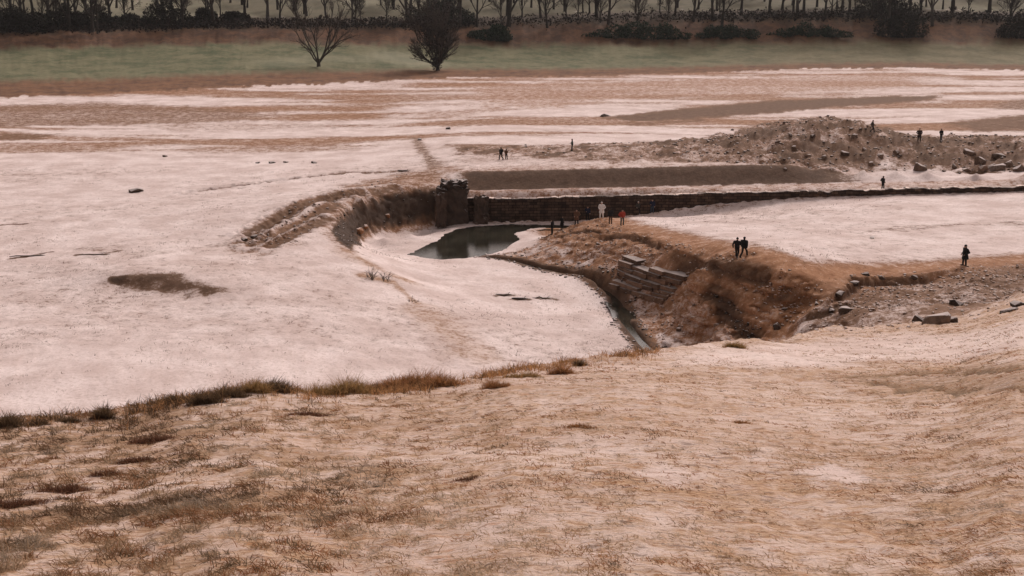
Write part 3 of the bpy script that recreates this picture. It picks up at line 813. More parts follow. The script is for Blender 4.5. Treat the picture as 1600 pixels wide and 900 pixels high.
# ------------------------------------------------------------------ coursed revetment above the stream
tl, tr, bl, br = [np.array(p) for p in (atz(974,399,.45), atz(1070,434,.6), atz(953,450,-2.5), atz(1034,476,-2.35))]
rev = tag(empty('stone_revetment', tuple((bl + br) / 2)), 'tilted brown wall of long stone courses with snow on each ledge above the stream', 'wall')
ori = (bl + br) / 2
out = np.cross(tr - tl, bl - tl); out /= np.linalg.norm(out)
if out[1] > 0: out = -out
NCO = 7
for k_ in range(NCO):
    t0, t1 = k_ / NCO, (k_ + .97) / NCO
    r2 = np.random.default_rng(300 + k_)
    nseg = 4
    cuts = np.concatenate([[0], np.sort((np.arange(1, nseg) + r2.uniform(-.3, .3, nseg - 1)) / nseg), [1]])
    for sgi in range(nseg):
        s0, s1 = cuts[sgi] + .004, cuts[sgi + 1] - .004
        cen = []
        bulge = r2.uniform(-.22, .10); drp = r2.uniform(-.12, .04)
        oh = np.array([out[0], out[1], 0]); oh /= np.linalg.norm(oh)
        for s_ in (s0, s1):
            L0 = tl * (1 - s_) + tr * s_; L1 = bl * (1 - s_) + br * s_
            p0 = L0 * (1 - t0) + L1 * t0; p1 = L0 * (1 - t1) + L1 * t1
            j_ = r2.normal(0, .03, 3)
            front = p1 + oh * (.20 + bulge - .9 * max(0, s_ - .8) - .6 * max(0, .15 - s_)) + j_
            cen += [front, np.array([front[0], front[1], p0[2] + .03 + drp]) + oh * -.05 + r2.normal(0, .03, 3), p0 - oh * 1.0 + np.array([0, 0, .05]), p1 - oh * 1.0]
        cen = [p - ori for p in cen]
        if (k_, sgi) in ((0, 1), (2, 3), (4, 0), (5, 2)): continue          # fallen stones
        obj('stone_course', hull_mesh('stone_course', cen), M_course, rev)

# ------------------------------------------------------------------ loose rubble (countless) and single rocks
def scatter_rocks(name, pts, sizes, mats, meshes, label, cat, seed):
    r2 = np.random.default_rng(seed); bag = Bag()
    tmpl = []
    for me in meshes:
        v = np.array([x.co[:] for x in me.vertices]); f = np.array([p.vertices[:] for p in me.polygons if len(p.vertices) == 3]); tmpl.append((v, f))
    for (x, y, z), s_ in zip(pts, sizes):
        v, f = tmpl[r2.integers(len(tmpl))]
        R = np.array(Matrix.Rotation(r2.uniform(0, 6.28), 3, 'Z') @ Matrix.Rotation(r2.normal(0, .35), 3, 'X'))
        bag.add(v @ R.T * s_ * np.array([1, 1, r2.uniform(.6, 1.1)]) + np.array([x, y, z - s_ * .02]), f)
    o = obj(name, bag.mesh(name), mats); tag(o, label, cat, kind='stuff'); return o
def pick(mask, n_, seed):
    r2 = np.random.default_rng(seed)
    w = (mask * (YY ** 2)).ravel(); w = w / w.sum()
    k_ = r2.choice(w.size, n_, p=w)
    x, y = XX.ravel()[k_], YY.ravel()[k_]
    return np.stack([x, y, bil(H, x, y)], 1)
vis = (np.abs(AA) < .5)
def sizes(n_, lo, hi, seed, p=2.5): return lo + (hi - lo) * np.random.default_rng(seed).random(n_) ** p
scatter_rocks('rubble', pick((rub * .35 + rubR) * vis, 6500, 1), sizes(6500, .10, .70, 2, 4.5), M_rock, ROCKS + SLABS, 'dark broken stone rubble covering the long heap behind the wall', 'rubble', 3)
scatter_rocks('rubble', pick(fac * vis * sstep(1.0, 2.0, ds), 3200, 4), sizes(3200, .07, .4, 5, 3.5), M_scree, ROCKS, 'small brown stones strewn over the mound face above the stream', 'rubble', 6)
scatter_rocks('rubble', pick(rsl * vis, 2600, 7), sizes(2600, .07, .45, 8, 3.5), M_scree, ROCKS, 'grey broken stone on the slope beside the gully', 'rubble', 9)
scatter_rocks('rubble', pick(bankm * vis, 260, 10), sizes(260, .1, .4, 11), M_dark, ROCKS, 'dark tumbled stone lining the curved bank of the pool', 'rubble', 12)
m = sstep(1.9, 1.0, ds) * sstep(.5, .9, ds) * vis
scatter_rocks('rubble', pick(m, 420, 13), sizes(420, .15, .5, 14), M_dark, ROCKS, 'dark wet stones edging the narrow stream', 'rubble', 15)
g_m = sstep(.5, -.5, dpoly(PX([(1125,455),(1150,478),(1165,505),(1190,525),(1165,527),(1140,500),(1112,465)])))
scatter_rocks('rubble', pick(g_m, 220, 16), sizes(220, .08, .45, 17, 3), M_dark, ROCKS, 'black wet stones spilling down the gully cut', 'rubble', 18)
g_m = sstep(.5, -.5, dpoly(PX([(1180,440),(1240,440),(1270,455),(1225,500),(1180,490)])))
scatter_rocks('rubble', pick(g_m, 300, 19), sizes(300, .1, .5, 20, 3), M_rock_rust, ROCKS, 'orange rusty stones on the gully side below the path', 'rubble', 21)
tr_m = sstep(.5, -1., dpoly(PX([(370,392),(430,335),(560,292),(640,270),(640,280),(560,305),(500,345),(470,380)])))
scatter_rocks('rubble', pick(tr_m, 260, 22), sizes(260, .12, .5, 23), M_rock, ROCKS, 'scattered stones along the rutted track above the pool bank', 'rubble', 24)

def rock(px, py, w_px, m, label, group=None, slab=False, seed=0, flat=1., cat='rock', lo=5):
    x, y, z = spot(px, py, lo)
    s_ = w_px / FPX * math.hypot(y, CAMZ - z)
    me = (SLABS if slab else ROCKS)[seed % (5 if slab else 10)]
    o = obj('rock', me, m, None, (x, y, z + s_ * .03 * flat), (random.uniform(-.12, .12), random.uniform(-.12, .12), random.uniform(-.6, .6)), (s_ * 1.05, s_, s_ * flat))
    return tag(o, label, cat, group)
rock(212,300,24,M_dark,'lone dark flat rock on the open snow beyond the rutted track',seed=1,flat=.7)
rock(258,245,9,M_dark,'tiny dark stone on the far snow beyond the lone flat rock',seed=2)
rock(655,219,10,M_dark,'small dark stone at the bend of the far ditch',seed=3)
rock(700,202,10,M_dark,'small dark stone beside the far track on the flats',seed=4)
rock(1145,204,9,M_dark,'small dark stone on snow at the foot of the rubble heap summit',seed=5)
rock(945,182,20,M_dark,'low dark stone at the tip of the far mud wedge',seed=6,flat=.5)
rock(1437,266,24,M_rock,'squared stone block standing alone in front of the rubble heap',slab=True,seed=1,flat=2.2)
for k_, (px, py, w) in enumerate(((1512,268,16),(1536,268,18),(1555,266,30),(1530,256,22),(1548,262,16),(1580,262,24),(1515,240,20),(1490,262,12),(1560,246,22),(1592,268,22))):
    rock(px, py, w, M_rock, 'dark angular boulder in the tumbled pile at the end of the rubble heap', 'boulders at the end of the rubble heap', slab=k_ % 2 == 0, seed=k_, flat=1.5)
for k_, (px, py, w) in enumerate(((1262,245,16),(1240,232,14),(1290,248,20),(1320,240,22),(1350,236,18),(1375,246,16),(1300,225,14),(1335,215,16),(1270,215,14),(1215,222,12),(1400,240,18),(1360,258,14))):
    rock(px, py, w * .7, M_rock, 'brown boulder half sunk in the high rubble heap', 'boulders on the high rubble heap', slab=k_ % 3 == 0, seed=k_ + 3, flat=1.3)
rock(1462,505,44,M_rock,'broad snow-topped boulder at the foot of the stony slope',slab=True,seed=2,flat=1.8)
rock(1436,502,26,M_dark,'dark boulder wedged against the broad snow-topped boulder',seed=7)
rock(1485,503,24,M_dark,'dark jagged boulder on the far side of the broad snow-topped boulder',seed=8)
rock(1492,477,26,M_dark,'small dark boulder above the broad snow-topped one',seed=3)
rock(1576,488,28,M_dark,'low dark slab stuck in the snow below the stony slope',slab=True,seed=4,flat=1.2)
rock(1594,478,30,M_dark,'dark slab behind the low one at the snowy slope edge',slab=True,seed=0,flat=1.2)
rock(1216,513,20,M_dark,'black round boulder in the mouth of the rusty gully',seed=5,flat=1.3)
rock(1226,485,12,M_dark,'dark stone on the orange gully side',seed=2)
for k_, (px, py, w) in enumerate(((1335,445,18),(1312,463,20),(1322,486,26),(1298,487,14),(1352,430,14),(1378,436,14),(1428,436,12),(1275,475,12))):
    rock(px, py, w, M_dark, 'dark stone bedded in the rusty lip of the gully', 'stones along the gully lip', seed=k_, flat=.9)
for k_, (px, py, w) in enumerate(((905,412,7),(935,382,8),(1035,492,9),(1060,515,10),(1085,478,9),(1120,510,10),(985,490,7))):
    rock(px, py, w, M_rock, 'brown stone lying loose on the mound face', 'loose stones on the mound face', seed=k_ + 1)
for k_, (px, py, w) in enumerate(((403,255,9),(425,255,12),(447,254,10),(490,255,12))):
    rock(px, py, w, M_dark, 'small dark stone in the row along the far snow ridge', 'row of stones on the far snow', seed=k_, flat=.7)
for k_, (px, py, w) in enumerate(((398,372,14),(382,376,12),(560,362,18),(570,356,14),(605,340,10))):
    rock(px, py, w, M_rock_rust if k_ > 1 else M_dark, 'reddish stone at the foot of the curved pool bank' if k_ > 1 else 'dark lump of earth at the end of the ruts', 'stones at the foot of the pool bank' if k_ > 1 else 'lumps at the end of the ruts', seed=k_)
rock(1362,373,9,M_snowlump,'small bright white lump on the snowy plateau behind the path',seed=4,flat=1.1,cat='snow lump')

# ------------------------------------------------------------------ driftwood on the flat
def log(px, py, L_px, ang, label, group, seed, r=.12):
    x, y, z = spot(px, py); L = L_px / FPX * y; r2 = np.random.default_rng(seed)
    t_ = np.linspace(-.5, .5, 7)
    pts = np.stack([t_ * L, r2.normal(0, .05, 7), .06 + np.abs(r2.normal(0, .04, 7))], 1)
    bag = Bag(); bag.add(*tube_np(pts, r * np.array([.4, .9, 1, 1, .9, .7, .3]), 7))
    bag.add(*tube_np([pts[4], pts[4] + np.array([.2 * L, .25, .18])], [r * .5, r * .2], 5))
    o = obj('driftwood_log', bag.mesh('driftwood_log', True), M_dark, None, (x, y, z), (0, 0, ang))
    return tag(o, label, 'log', group)
log(787,462,28,.05,'short dark driftwood log, upper of the pieces on the stream flat',None,1)
log(812,468,26,-.12,'dark driftwood log below the upper piece on the stream flat',None,2)
log(848,467,34,.02,'long thin pale-edged driftwood log on the stream flat toward the stream',None,3,.07)
log(48,401,66,.14,'long thin dark pole lying on the open snow beside a short branch',None,4,.07)
log(148,399,50,.03,'short dark branch lying near the long pole on the open snow',None,5,.06)
log(630,268,20,-.3,'dark broken plank end on the ridge above the rutted track',None,6,.12)

# ------------------------------------------------------------------ trees
def bare_tree_bags(seed, height, spread=.55, fork=False, levels=4, kids=(7, 6, 5, 5), thick=.022, first=.22):
    r2 = np.random.default_rng(seed); T, C = Bag(), Bag()
    def grow(p, d, L, r, lev):
        n_ = 5 if lev < 2 else 3
        pts = [np.array(p, float)]; dd = np.array(d, float)
        for i in range(n_ - 1):
            dd = dd + r2.normal(0, (.03 if lev == 0 else .10) + .04 * lev, 3) + np.array([0, 0, .06]); dd /= np.linalg.norm(dd)
            pts.append(pts[-1] + dd * L / (n_ - 1))
        tip = r * (.35 if lev else .45)
        rad = np.linspace(r, max(tip, .02), n_)
        if lev == 0: rad[0] *= 1.35
        (T if lev < 2 else C).add(*tube_np(pts, rad, (8, 6, 4, 3, 3)[lev]))
        if lev >= levels: return
        pts = np.array(pts)
        for k_ in range(kids[lev]):
            lo = first if lev == 0 else .2
            t_ = lo + (1 - lo) * (k_ + r2.random()) / kids[lev]
            f_ = t_ * (n_ - 1); i0 = min(int(f_), n_ - 2); q_ = pts[i0] + (pts[i0 + 1] - pts[i0]) * (f_ - i0)
            an = r2.uniform(0, 6.28) if lev else k_ * 2.4 + r2.uniform(-.4, .4)
            base = pts[i0 + 1] - pts[i0]; base /= np.linalg.norm(base)
            s_ = np.cross(base, (0.3, .2, 1.)) ; s_ /= np.linalg.norm(s_) + 1e-9; u_ = np.cross(base, s_)
            sp = spread + r2.uniform(-.15, .25)
            nd = base * math.cos(sp) + (s_ * math.cos(an) + u_ * math.sin(an)) * math.sin(sp)
            nd = nd + np.array([0, 0, .25]); nd /= np.linalg.norm(nd)
            grow(q_, nd, L * (1 - .55 * t_) * r2.uniform(.5, .72), max(r * (.62 - .22 * t_), .015), lev + 1)
    if fork:
        for an, sp, L in ((0, .62, .95), (2.9, .55, .9), (1.4, .25, 1.0), (4.4, .45, .8), (5.5, .85, .6), (2.2, .95, .55)):
            d = np.array([math.cos(an) * math.sin(sp), math.sin(an) * math.sin(sp), math.cos(sp)])
            grow((0, 0, height * .05), d, height * L, height * thick * .55, 1 if True else 0)
        T.add(*tube_np([(0, 0, -.6), (0, 0, height * .06), (.1, 0, height * .12)], [height * thick * 1.3, height * thick, height * thick * .6], 8))
    else:
        grow((0, 0, -.5), (r2.normal(0, .05), r2.normal(0, .05), 1), height, height * thick * .6, 0)
    return T, C
TREES = []
for i in range(7):
    T, C = bare_tree_bags(40 + i, 22 + i, .6, fork=(i == 5), kids=(12, 7, 6, 5), first=.12 + .05 * (i % 3), thick=.034)
    TREES.append((T.mesh('trunk', True), C.mesh('crown')))
def tree(name, k_, x, y, label, group=None, sc=1., rz=None):
    r_ = empty(name, (x, y, gz(x, y)), random.uniform(0, 6.28) if rz is None else rz, sc)
    obj('trunk', TREES[k_][0], M_bark, r_); obj('crown', TREES[k_][1], M_twig, r_)
    return tag(r_, label, 'tree', group)
def farY(px): return float(np.interp(px, [-300,0,800,1600,1900],[400,415,468,490,495]))
def far_at(px, dY):
    Y = farY(px) + dY; return pray(px, 40)[0] * Y, Y
trees_px = [15,40,62,78,95,108,122,140,162,190,205,232,262,300,322,346,375,398,437,452,540,562,578,604,632,650,668,700,724,748,775,790,806,832,848,862,882,902,918,932,
            950,962,986,1008,1024,1056,1062,1076,1094,1112,1140,1150,1172,1186,1202,1222,1240,1262,1276,1290,1310,1326,1338,1350,1362,1374,1386,1398,1410,1426,1450,1480,1510,1540,1570,1584,1596]
for i, px in enumerate(trees_px):
    x, y = far_at(px + random.uniform(-24, 24), random.uniform(12, 52))
    tree('bare_tree', i % 5 if i % 6 else 6, x, y, 'bare leafless tree in the wood along the far bank', 'bare trees along the far bank', random.choice((.45, .6, .8, 1.0, 1.1, 1.25)))
for i, px in enumerate(range(-60, 1680, 23)):
    x, y = far_at(px + random.uniform(-16, 16), 50 + (i * 53 % 60))
    tree('bare_tree', i % 5, x, y, 'thin bare tree on the pale hillside behind the wood', 'bare trees on the hillside', random.uniform(.55, 1.2))
def leaf_mass(blobs, n_, size, cols, seed):
    r2 = np.random.default_rng(seed); b = np.array(blobs, float)
    w = b[:, 3] * b[:, 4] * b[:, 5]; k_ = r2.choice(len(b), n_, p=w / w.sum())
    d = r2.normal(size=(n_, 3)); d /= np.linalg.norm(d, axis=1)[:, None]
    r_ = (.35 + .65 * r2.random(n_) ** .6 + .25 * r2.random(n_) ** 6)[:, None]
    c = b[k_, :3] + d * r_ * b[k_, 3:6]
    c[:, 2] = np.maximum(c[:, 2], .05)
    u = r2.normal(size=(n_, 3)); u /= np.linalg.norm(u, axis=1)[:, None]
    v = np.cross(u, r2.normal(size=(n_, 3))); v /= np.linalg.norm(v, axis=1)[:, None]
    s_ = (size * (.6 + .8 * r2.random(n_)))[:, None]
    V = np.stack([c - u * s_, c + v * s_ * .5, c + u * s_, c - v * s_ * .5], 1).reshape(-1, 3)
    F = np.arange(4 * n_).reshape(-1, 4)
    t_ = r2.random(n_)[:, None]; cl = np.array(cols[0]) * (1 - t_) + np.array(cols[1]) * t_
    bag = Bag(); bag.add(V, F, np.repeat(np.hstack([cl, np.ones((n_, 1))]), 4, 0)); return bag
# forked tree on the meadow
T, C = bare_tree_bags(77, 17, .5, True, 4, (5, 6, 5, 4), .026)
x, y, z = spot(498, 104)
r_ = empty('bare_tree', (x, y, z - .1), .2, 1.2); obj('trunk', T.mesh('trunk', True), M_bark, r_); obj('crown', C.mesh('crown'), M_twig, r_)
tag(r_, 'low-forking bare tree standing alone on the green meadow', 'tree')
# dense multi-stemmed tree
T, C = bare_tree_bags(78, 17.5, .42, True, 4, (7, 9, 7, 5), .03)
T2, C2 = bare_tree_bags(79, 19, .38, True, 4, (6, 9, 7, 5), .03)
T.add(np.vstack(T2.V), np.vstack(T2.F)); 
C.add(np.vstack(C2.V), np.vstack(C2.F))
x, y, z = spot(684, 110)
r_ = empty('bare_tree', (x, y, z - .1), 1.0); obj('trunk', T.mesh('trunk', True), M_bark, r_); cr = obj('crown', C.mesh('crown'), M_twig, r_)
r2 = np.random.default_rng(88)
bb = [(r2.normal(0, .55) * (1.2 + zz * .6) - .15 * zz, r2.normal(0, .4) * (1.2 + zz * .5), zz + r2.normal(0, .6), r2.uniform(.8, 2.2), 1.6, r2.uniform(.8, 1.9)) for zz in np.linspace(2.0, 20, 64)]
obj('twig_mass', leaf_mass(bb, 5200, .26, ((.018, .016, .016), (.05, .042, .038)), 88).mesh('twig_mass'), M_leaf, cr)
tag(r_, 'dense dark many-stemmed bare tree at the edge of the far shore', 'tree')

# leafy masses
def shrub(px0, px1, py_base, h_px, label, cols, seed, dY=4, n_=3500, name='evergreen_shrub', cat='shrub', group=None):
    Y = farY((px0 + px1) / 2) + dY; xm = pray((px0 + px1) / 2, 60)[0] * Y
    w = (px1 - px0) / FPX * Y; h = h_px / FPX * Y
    r2 = np.random.default_rng(seed); k_ = max(3, int(w / 3.5))
    env = lambda t_: (1 - abs(2 * t_ - 1) ** 2.5) * .75 + .3
    bl_ = []
    for i in range(k_):
        hh = h * env((i + .5) / k_) * r2.uniform(.55, 1.1)
        bl_.append((-w / 2 + w * (i + .5) / k_ + r2.normal(0, .4), r2.normal(0, .8), hh * .42, w / k_ * r2.uniform(.7, 1.2), r2.uniform(1.6, 2.6), hh * .55))
    r_ = empty(name, (xm, Y, gz(xm, Y) - .2))
    obj('foliage', leaf_mass(bl_, n_, .42, cols, seed).mesh('foliage'), M_leaf, r_)
    for i in range(k_):
        bag = Bag(); bag.add(*tube_np([(bl_[i][0], 0, -.3), (bl_[i][0] + .2, .1, h * .5)], [.12, .05], 5))
        obj('stem', bag.mesh('stem'), M_bark, r_)
    return tag(r_, label, cat, group)
EG = ((.012, .026, .016), (.035, .058, .036)); DK = ((.010, .010, .009), (.035, .032, .026))
shrub(920,1076,68,27,'long dark green evergreen shrub at the top of the meadow',EG,1,n_=5200)
shrub(1090,1178,66,24,'rounded dark green evergreen shrub between the longer two on the meadow edge',EG,2)
shrub(1206,1322,64,22,'low dark green evergreen shrub nearest the tall dark bush at the meadow end',EG,3)
shrub(735,800,70,24,'dark green evergreen shrub beside the many-stemmed tree',EG,4)
shrub(1372,1440,68,46,'tall dark evergreen bush where the meadow ends',DK,5,n_=5000)
shrub(1555,1660,66,44,'tall black evergreen bush beyond the dark mud strip',DK,6,n_=5000)
shrub(-60,70,48,50,'black evergreen thicket at the darkest end of the wood',DK,7,dY=22,n_=7000)
shrub(80,130,46,50,'tall narrow black evergreen next to the black thicket',DK,8,dY=24,n_=4500)
shrub(238,288,44,46,'bushy black evergreen between bare trunks of the dark wood',DK,9,dY=26,n_=3500)
shrub(640,740,40,44,'dark evergreen clump on the bank behind the many-stemmed tree',((.014,.018,.014),(.04,.045,.036)),10,dY=24,n_=5500)
shrub(1330,1425,36,46,'dark evergreen clump on the bank top above the meadow end',DK,11,dY=26,n_=5500)
for k_, (a0, a1, h_) in enumerate(((-140,-50,50),(20,66,46),(120,178,34),(176,236,26),(300,338,24),(352,392,30))):
    shrub(a0, a1, 44, h_, ('outermost black thicket beyond the darkest end of the wood','black evergreen rising inside the black thicket','ragged dark thicket beside the tall narrow evergreen','low dark thicket before the bushy black evergreen','small dark thicket among bare trunks beyond the bushy black evergreen','small dark thicket next to the gap in the wood')[k_], DK, 30 + k_, dY=20 + 3 * k_, n_=3200)
# undergrowth along the bank top
r2 = np.random.default_rng(9); n_ = 16000
pxs = r2.uniform(-150, 1750, n_); dy = r2.normal(23, 3.0, n_)
keep = r2.random(n_) < np.interp(pxs, [0,300,720,760,1050,1080,1420,1700],[1,1,1,.45,.45,1,1,1])
pxs, dy = pxs[keep], dy[keep]; n_ = len(pxs)
Ys = np.interp(pxs, [-300,0,800,1600,1900],[400,415,468,490,495]) + dy
Xs = np.array([(p - 800) / FPX / (CP + .2 * SP) for p in pxs]) * Ys
Zs = bil(H, Xs, Ys) + r2.random(n_) ** 1.5 * 2.4 * (0.6 + .8 * fbm(Xs * .15, Ys * .1, 2))
c = np.stack([Xs, Ys, Zs], 1)
u = r2.normal(size=(n_, 3)); u /= np.linalg.norm(u, axis=1)[:, None]; v = np.cross(u, r2.normal(size=(n_, 3))); v /= np.linalg.norm(v, axis=1)[:, None]
s_ = (.35 + .4 * r2.random(n_))[:, None]
t_ = r2.random((n_, 1)); cl = np.array([.012, .011, .012]) * (1 - t_) + np.array([.045, .03, .024]) * t_
bag = Bag(); bag.add(np.stack([c - u * s_, c + v * s_ * .5, c + u * s_, c - v * s_ * .5], 1).reshape(-1, 3), np.arange(4 * n_).reshape(-1, 4), np.repeat(np.hstack([cl, np.ones((n_, 1))]), 4, 0))
tag(obj('undergrowth', bag.mesh('undergrowth'), M_leaf), 'dark tangled undergrowth along the foot of the far wood', 'undergrowth', kind='stuff')

# small twiggy shrubs on the snow
def twig_shrub(px, py, h, label, seed, nst=14):
    x, y, z = spot(px, py); r2 = np.random.default_rng(seed); bag = Bag()
    for i in range(nst):
        an = r2.uniform(0, 6.28); sp = r2.uniform(.2, 1.0); b0 = np.array([r2.normal(0, .25), r2.normal(0, .25), -.05])
        d = np.array([math.cos(an) * math.sin(sp), math.sin(an) * math.sin(sp), math.cos(sp)]); L = h * r2.uniform(.6, 1.1)
        p1 = b0 + d * L * .5; p2 = p1 + (d + r2.normal(0, .3, 3)) * L * .5
        bag.add(*tube_np([b0, p1, p2], [.025, .018, .01], 4))
        for j in range(4):
            q_ = b0 + (p2 - b0) * r2.uniform(.3, .9); bag.add(*tube_np([q_, q_ + (d + r2.normal(0, .7, 3)) * L * .3], [.012, .006], 3))
    r_ = empty('twiggy_shrub', (x, y, z)); obj('twigs', bag.mesh('twigs'), M_twig, r_); return tag(r_, label, 'shrub')
twig_shrub(582,436,1.0,'small bare twiggy shrub on the break of slope by the stream flat',1)
twig_shrub(602,438,.8,'lower twiggy shrub beside the taller one on the break of slope',2,10)
twig_shrub(642,472,.5,'tiny sprig on the snow below the two twiggy shrubs',3,7)

# ------------------------------------------------------------------ grass on the near bank
STRAWS = np.array([(.52, .36, .22), (.60, .46, .32), (.46, .27, .14), (.42, .19, .085), (.22, .15, .085), (.66, .54, .42)])
def blades(base, dirn, L, w, lift, colr, seed, seg=2, droop=.5):
    """base (n,3), dirn angle (n), L length, w width, lift = initial elevation angle"""
    r2 = np.random.default_rng(seed); n_ = len(base)
    d = np.stack([np.cos(dirn), np.sin(dirn), np.zeros(n_)], 1); up = np.array([0, 0, 1.])
    side = np.stack([-d[:, 1], d[:, 0], np.zeros(n_)], 1)
    tw = r2.uniform(-.8, .8, n_)[:, None]; side = side * np.cos(tw) + up * np.sin(tw)
    P_ = []; p = base.copy(); el = lift.copy()
    for i in range(seg + 1):
        ww = (w * (1 - (i / seg) ** 1.5 * .85))[:, None]
        P_ += [p - side * ww * .5, p + side * ww * .5]
        p = p + (d * np.cos(el)[:, None] + up * np.sin(el)[:, None]) * (L / seg)[:, None]
        el = el - droop * r2.uniform(.6, 1.6, n_)
    V = np.stack(P_, 1).reshape(-1, 3); k_ = 2 * (seg + 1)
    F = np.concatenate([np.arange(n_)[:, None] * k_ + np.array([2 * i, 2 * i + 1, 2 * i + 3, 2 * i + 2]) for i in range(seg)])
    return V, F, np.repeat(np.hstack([colr, np.ones((n_, 1))]), k_, 0)
NT_ = 46000
r2 = np.random.default_rng(21)
ua = r2.uniform(-.46, .46, NT_ * 2)
uy = 9 * (75 / 9) ** (r2.random(NT_ * 2) ** 1.15)
ux = ua * uy
ok = (bil(FORE, ux, uy) > .6) & (uy < np.interp(ua, ba, BYd) + 2)
clump = clumpf(ux, uy)
bare = bil(np.clip(AT['snow'], 0, 1), ux, uy)
ok &= r2.random(NT_ * 2) < np.clip(sstep(.44, .60, clump) * 1.0 + .07, 0, 1) * np.interp(bare, [.3, .8], [1, .15])
ux, uy, clump = ux[ok][:NT_], uy[ok][:NT_], clump[ok][:NT_]
nt_ = len(ux); NBL = 5
dkk = bil(np.clip(sstep(.50, .66, dk) * (.25 + .7 * lowleft) + .45 * lowleft, 0, 1), ux, uy)  # darker tufts: partly dark scrub, partly corner vignetting put into the tint
cn = np.clip((fbm(ux * 1.1 + 20, uy * .9, 3, .6) - .25) / .5 + r2.normal(0, .13, nt_), 0, .999)
ci = np.array([5, 1, 0, 0, 2, 3, 3, 4])[(cn * 8).astype(int)]; tc = STRAWS[ci] * r2.uniform(.8, 1.1, (nt_, 1))
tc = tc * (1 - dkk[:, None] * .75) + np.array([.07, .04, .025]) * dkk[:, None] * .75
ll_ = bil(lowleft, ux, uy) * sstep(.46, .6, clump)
lean = 2.9 + (fbm(ux * .2, uy * .2 + 50, 2) - .5) * 3.5
rp = lambda q_: np.repeat(q_, NBL, 0)
bx = rp(ux) + r2.normal(0, .09, nt_ * NBL); by = rp(uy) + r2.normal(0, .06, nt_ * NBL)
base = np.stack([bx, by, bil(H, bx, by) - .01], 1)
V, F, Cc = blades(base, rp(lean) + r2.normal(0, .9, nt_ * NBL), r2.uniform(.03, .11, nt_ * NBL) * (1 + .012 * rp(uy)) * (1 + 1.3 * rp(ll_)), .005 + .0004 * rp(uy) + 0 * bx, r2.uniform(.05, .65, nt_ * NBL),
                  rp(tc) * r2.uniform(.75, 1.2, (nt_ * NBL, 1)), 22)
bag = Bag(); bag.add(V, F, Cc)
# ragged fringe of taller stalks along the brow
nf_ = 9000
fa_ = r2.uniform(-.44, .12, nf_); fy = np.interp(fa_, ba, BYd) - np.abs(r2.normal(0, 1.6, nf_)) + .4; fx = fa_ * fy
fn = fbm(fx * 1.1 + 5, fy * .6, 3, .6)
kp = r2.random(nf_) < sstep(.50, .66, fn) * np.interp(fa_, [-.45, -.25, -.1, .05], [.35, .45, 1, .35]) + .04
fx, fy, fn, fa_ = fx[kp], fy[kp], fn[kp], fa_[kp]; nf_ = len(fx); rp3 = lambda q_: np.repeat(q_, 4, 0)
bx = rp3(fx) + r2.normal(0, .06, nf_ * 4); by = rp3(fy) + r2.normal(0, .06, nf_ * 4)
fc = np.where((r2.random(nf_) < np.interp(fa_, [-.35, -.1], [.75, .2]))[:, None], np.array([.13, .08, .045]), np.array([.50, .27, .12])) * r2.uniform(.6, 1.2, (nf_, 1))
V, F, Cc = blades(np.stack([bx, by, bil(H, bx, by) - .02], 1), r2.uniform(0, 6.28, nf_ * 4), r2.uniform(.12, .42, nf_ * 4), np.full(nf_ * 4, .018), r2.uniform(.5, 1.4, nf_ * 4), rp3(fc), 23)
bag.add(V, F, Cc)
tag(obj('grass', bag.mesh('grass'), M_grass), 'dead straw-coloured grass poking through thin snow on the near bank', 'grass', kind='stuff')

# dead stubble pricking through the valley snow
ns_ = 9000
sa = r2.uniform(-.45, .3, ns_); syy = np.exp(r2.uniform(math.log(72), math.log(190), ns_)); sxx = sa * syy
kp = (bil(FORE, sxx, syy) < .2) & (bil(dp, sxx, syy) > 1) & (bil(ds, sxx, syy) > 1) & (r2.random(ns_) < sstep(.46, .68, fbm(sxx * .12 + 9, syy * .12, 4, .6)) + .05)
sxx, syy = sxx[kp], syy[kp]; ns_ = len(sxx); rp3 = lambda q_: np.repeat(q_, 5, 0)
bx = rp3(sxx) + r2.normal(0, .16, ns_ * 5); by = rp3(syy) + r2.normal(0, .16, ns_ * 5)
fc = np.array([.16, .10, .065]) * r2.uniform(.6, 1.7, (ns_, 1))
V, F, Cc = blades(np.stack([bx, by, bil(H, bx, by) - .01], 1), r2.uniform(0, 6.28, ns_ * 5), r2.uniform(.06, .24, ns_ * 5), np.full(ns_ * 5, .03), r2.uniform(.4, 1.4, ns_ * 5), rp3(fc), 24)
bag = Bag(); bag.add(V, F, Cc)
tag(obj('stubble', bag.mesh('stubble'), M_grass), 'thin brown stubble pricking through the snow of the valley floor', 'grass', kind='stuff')

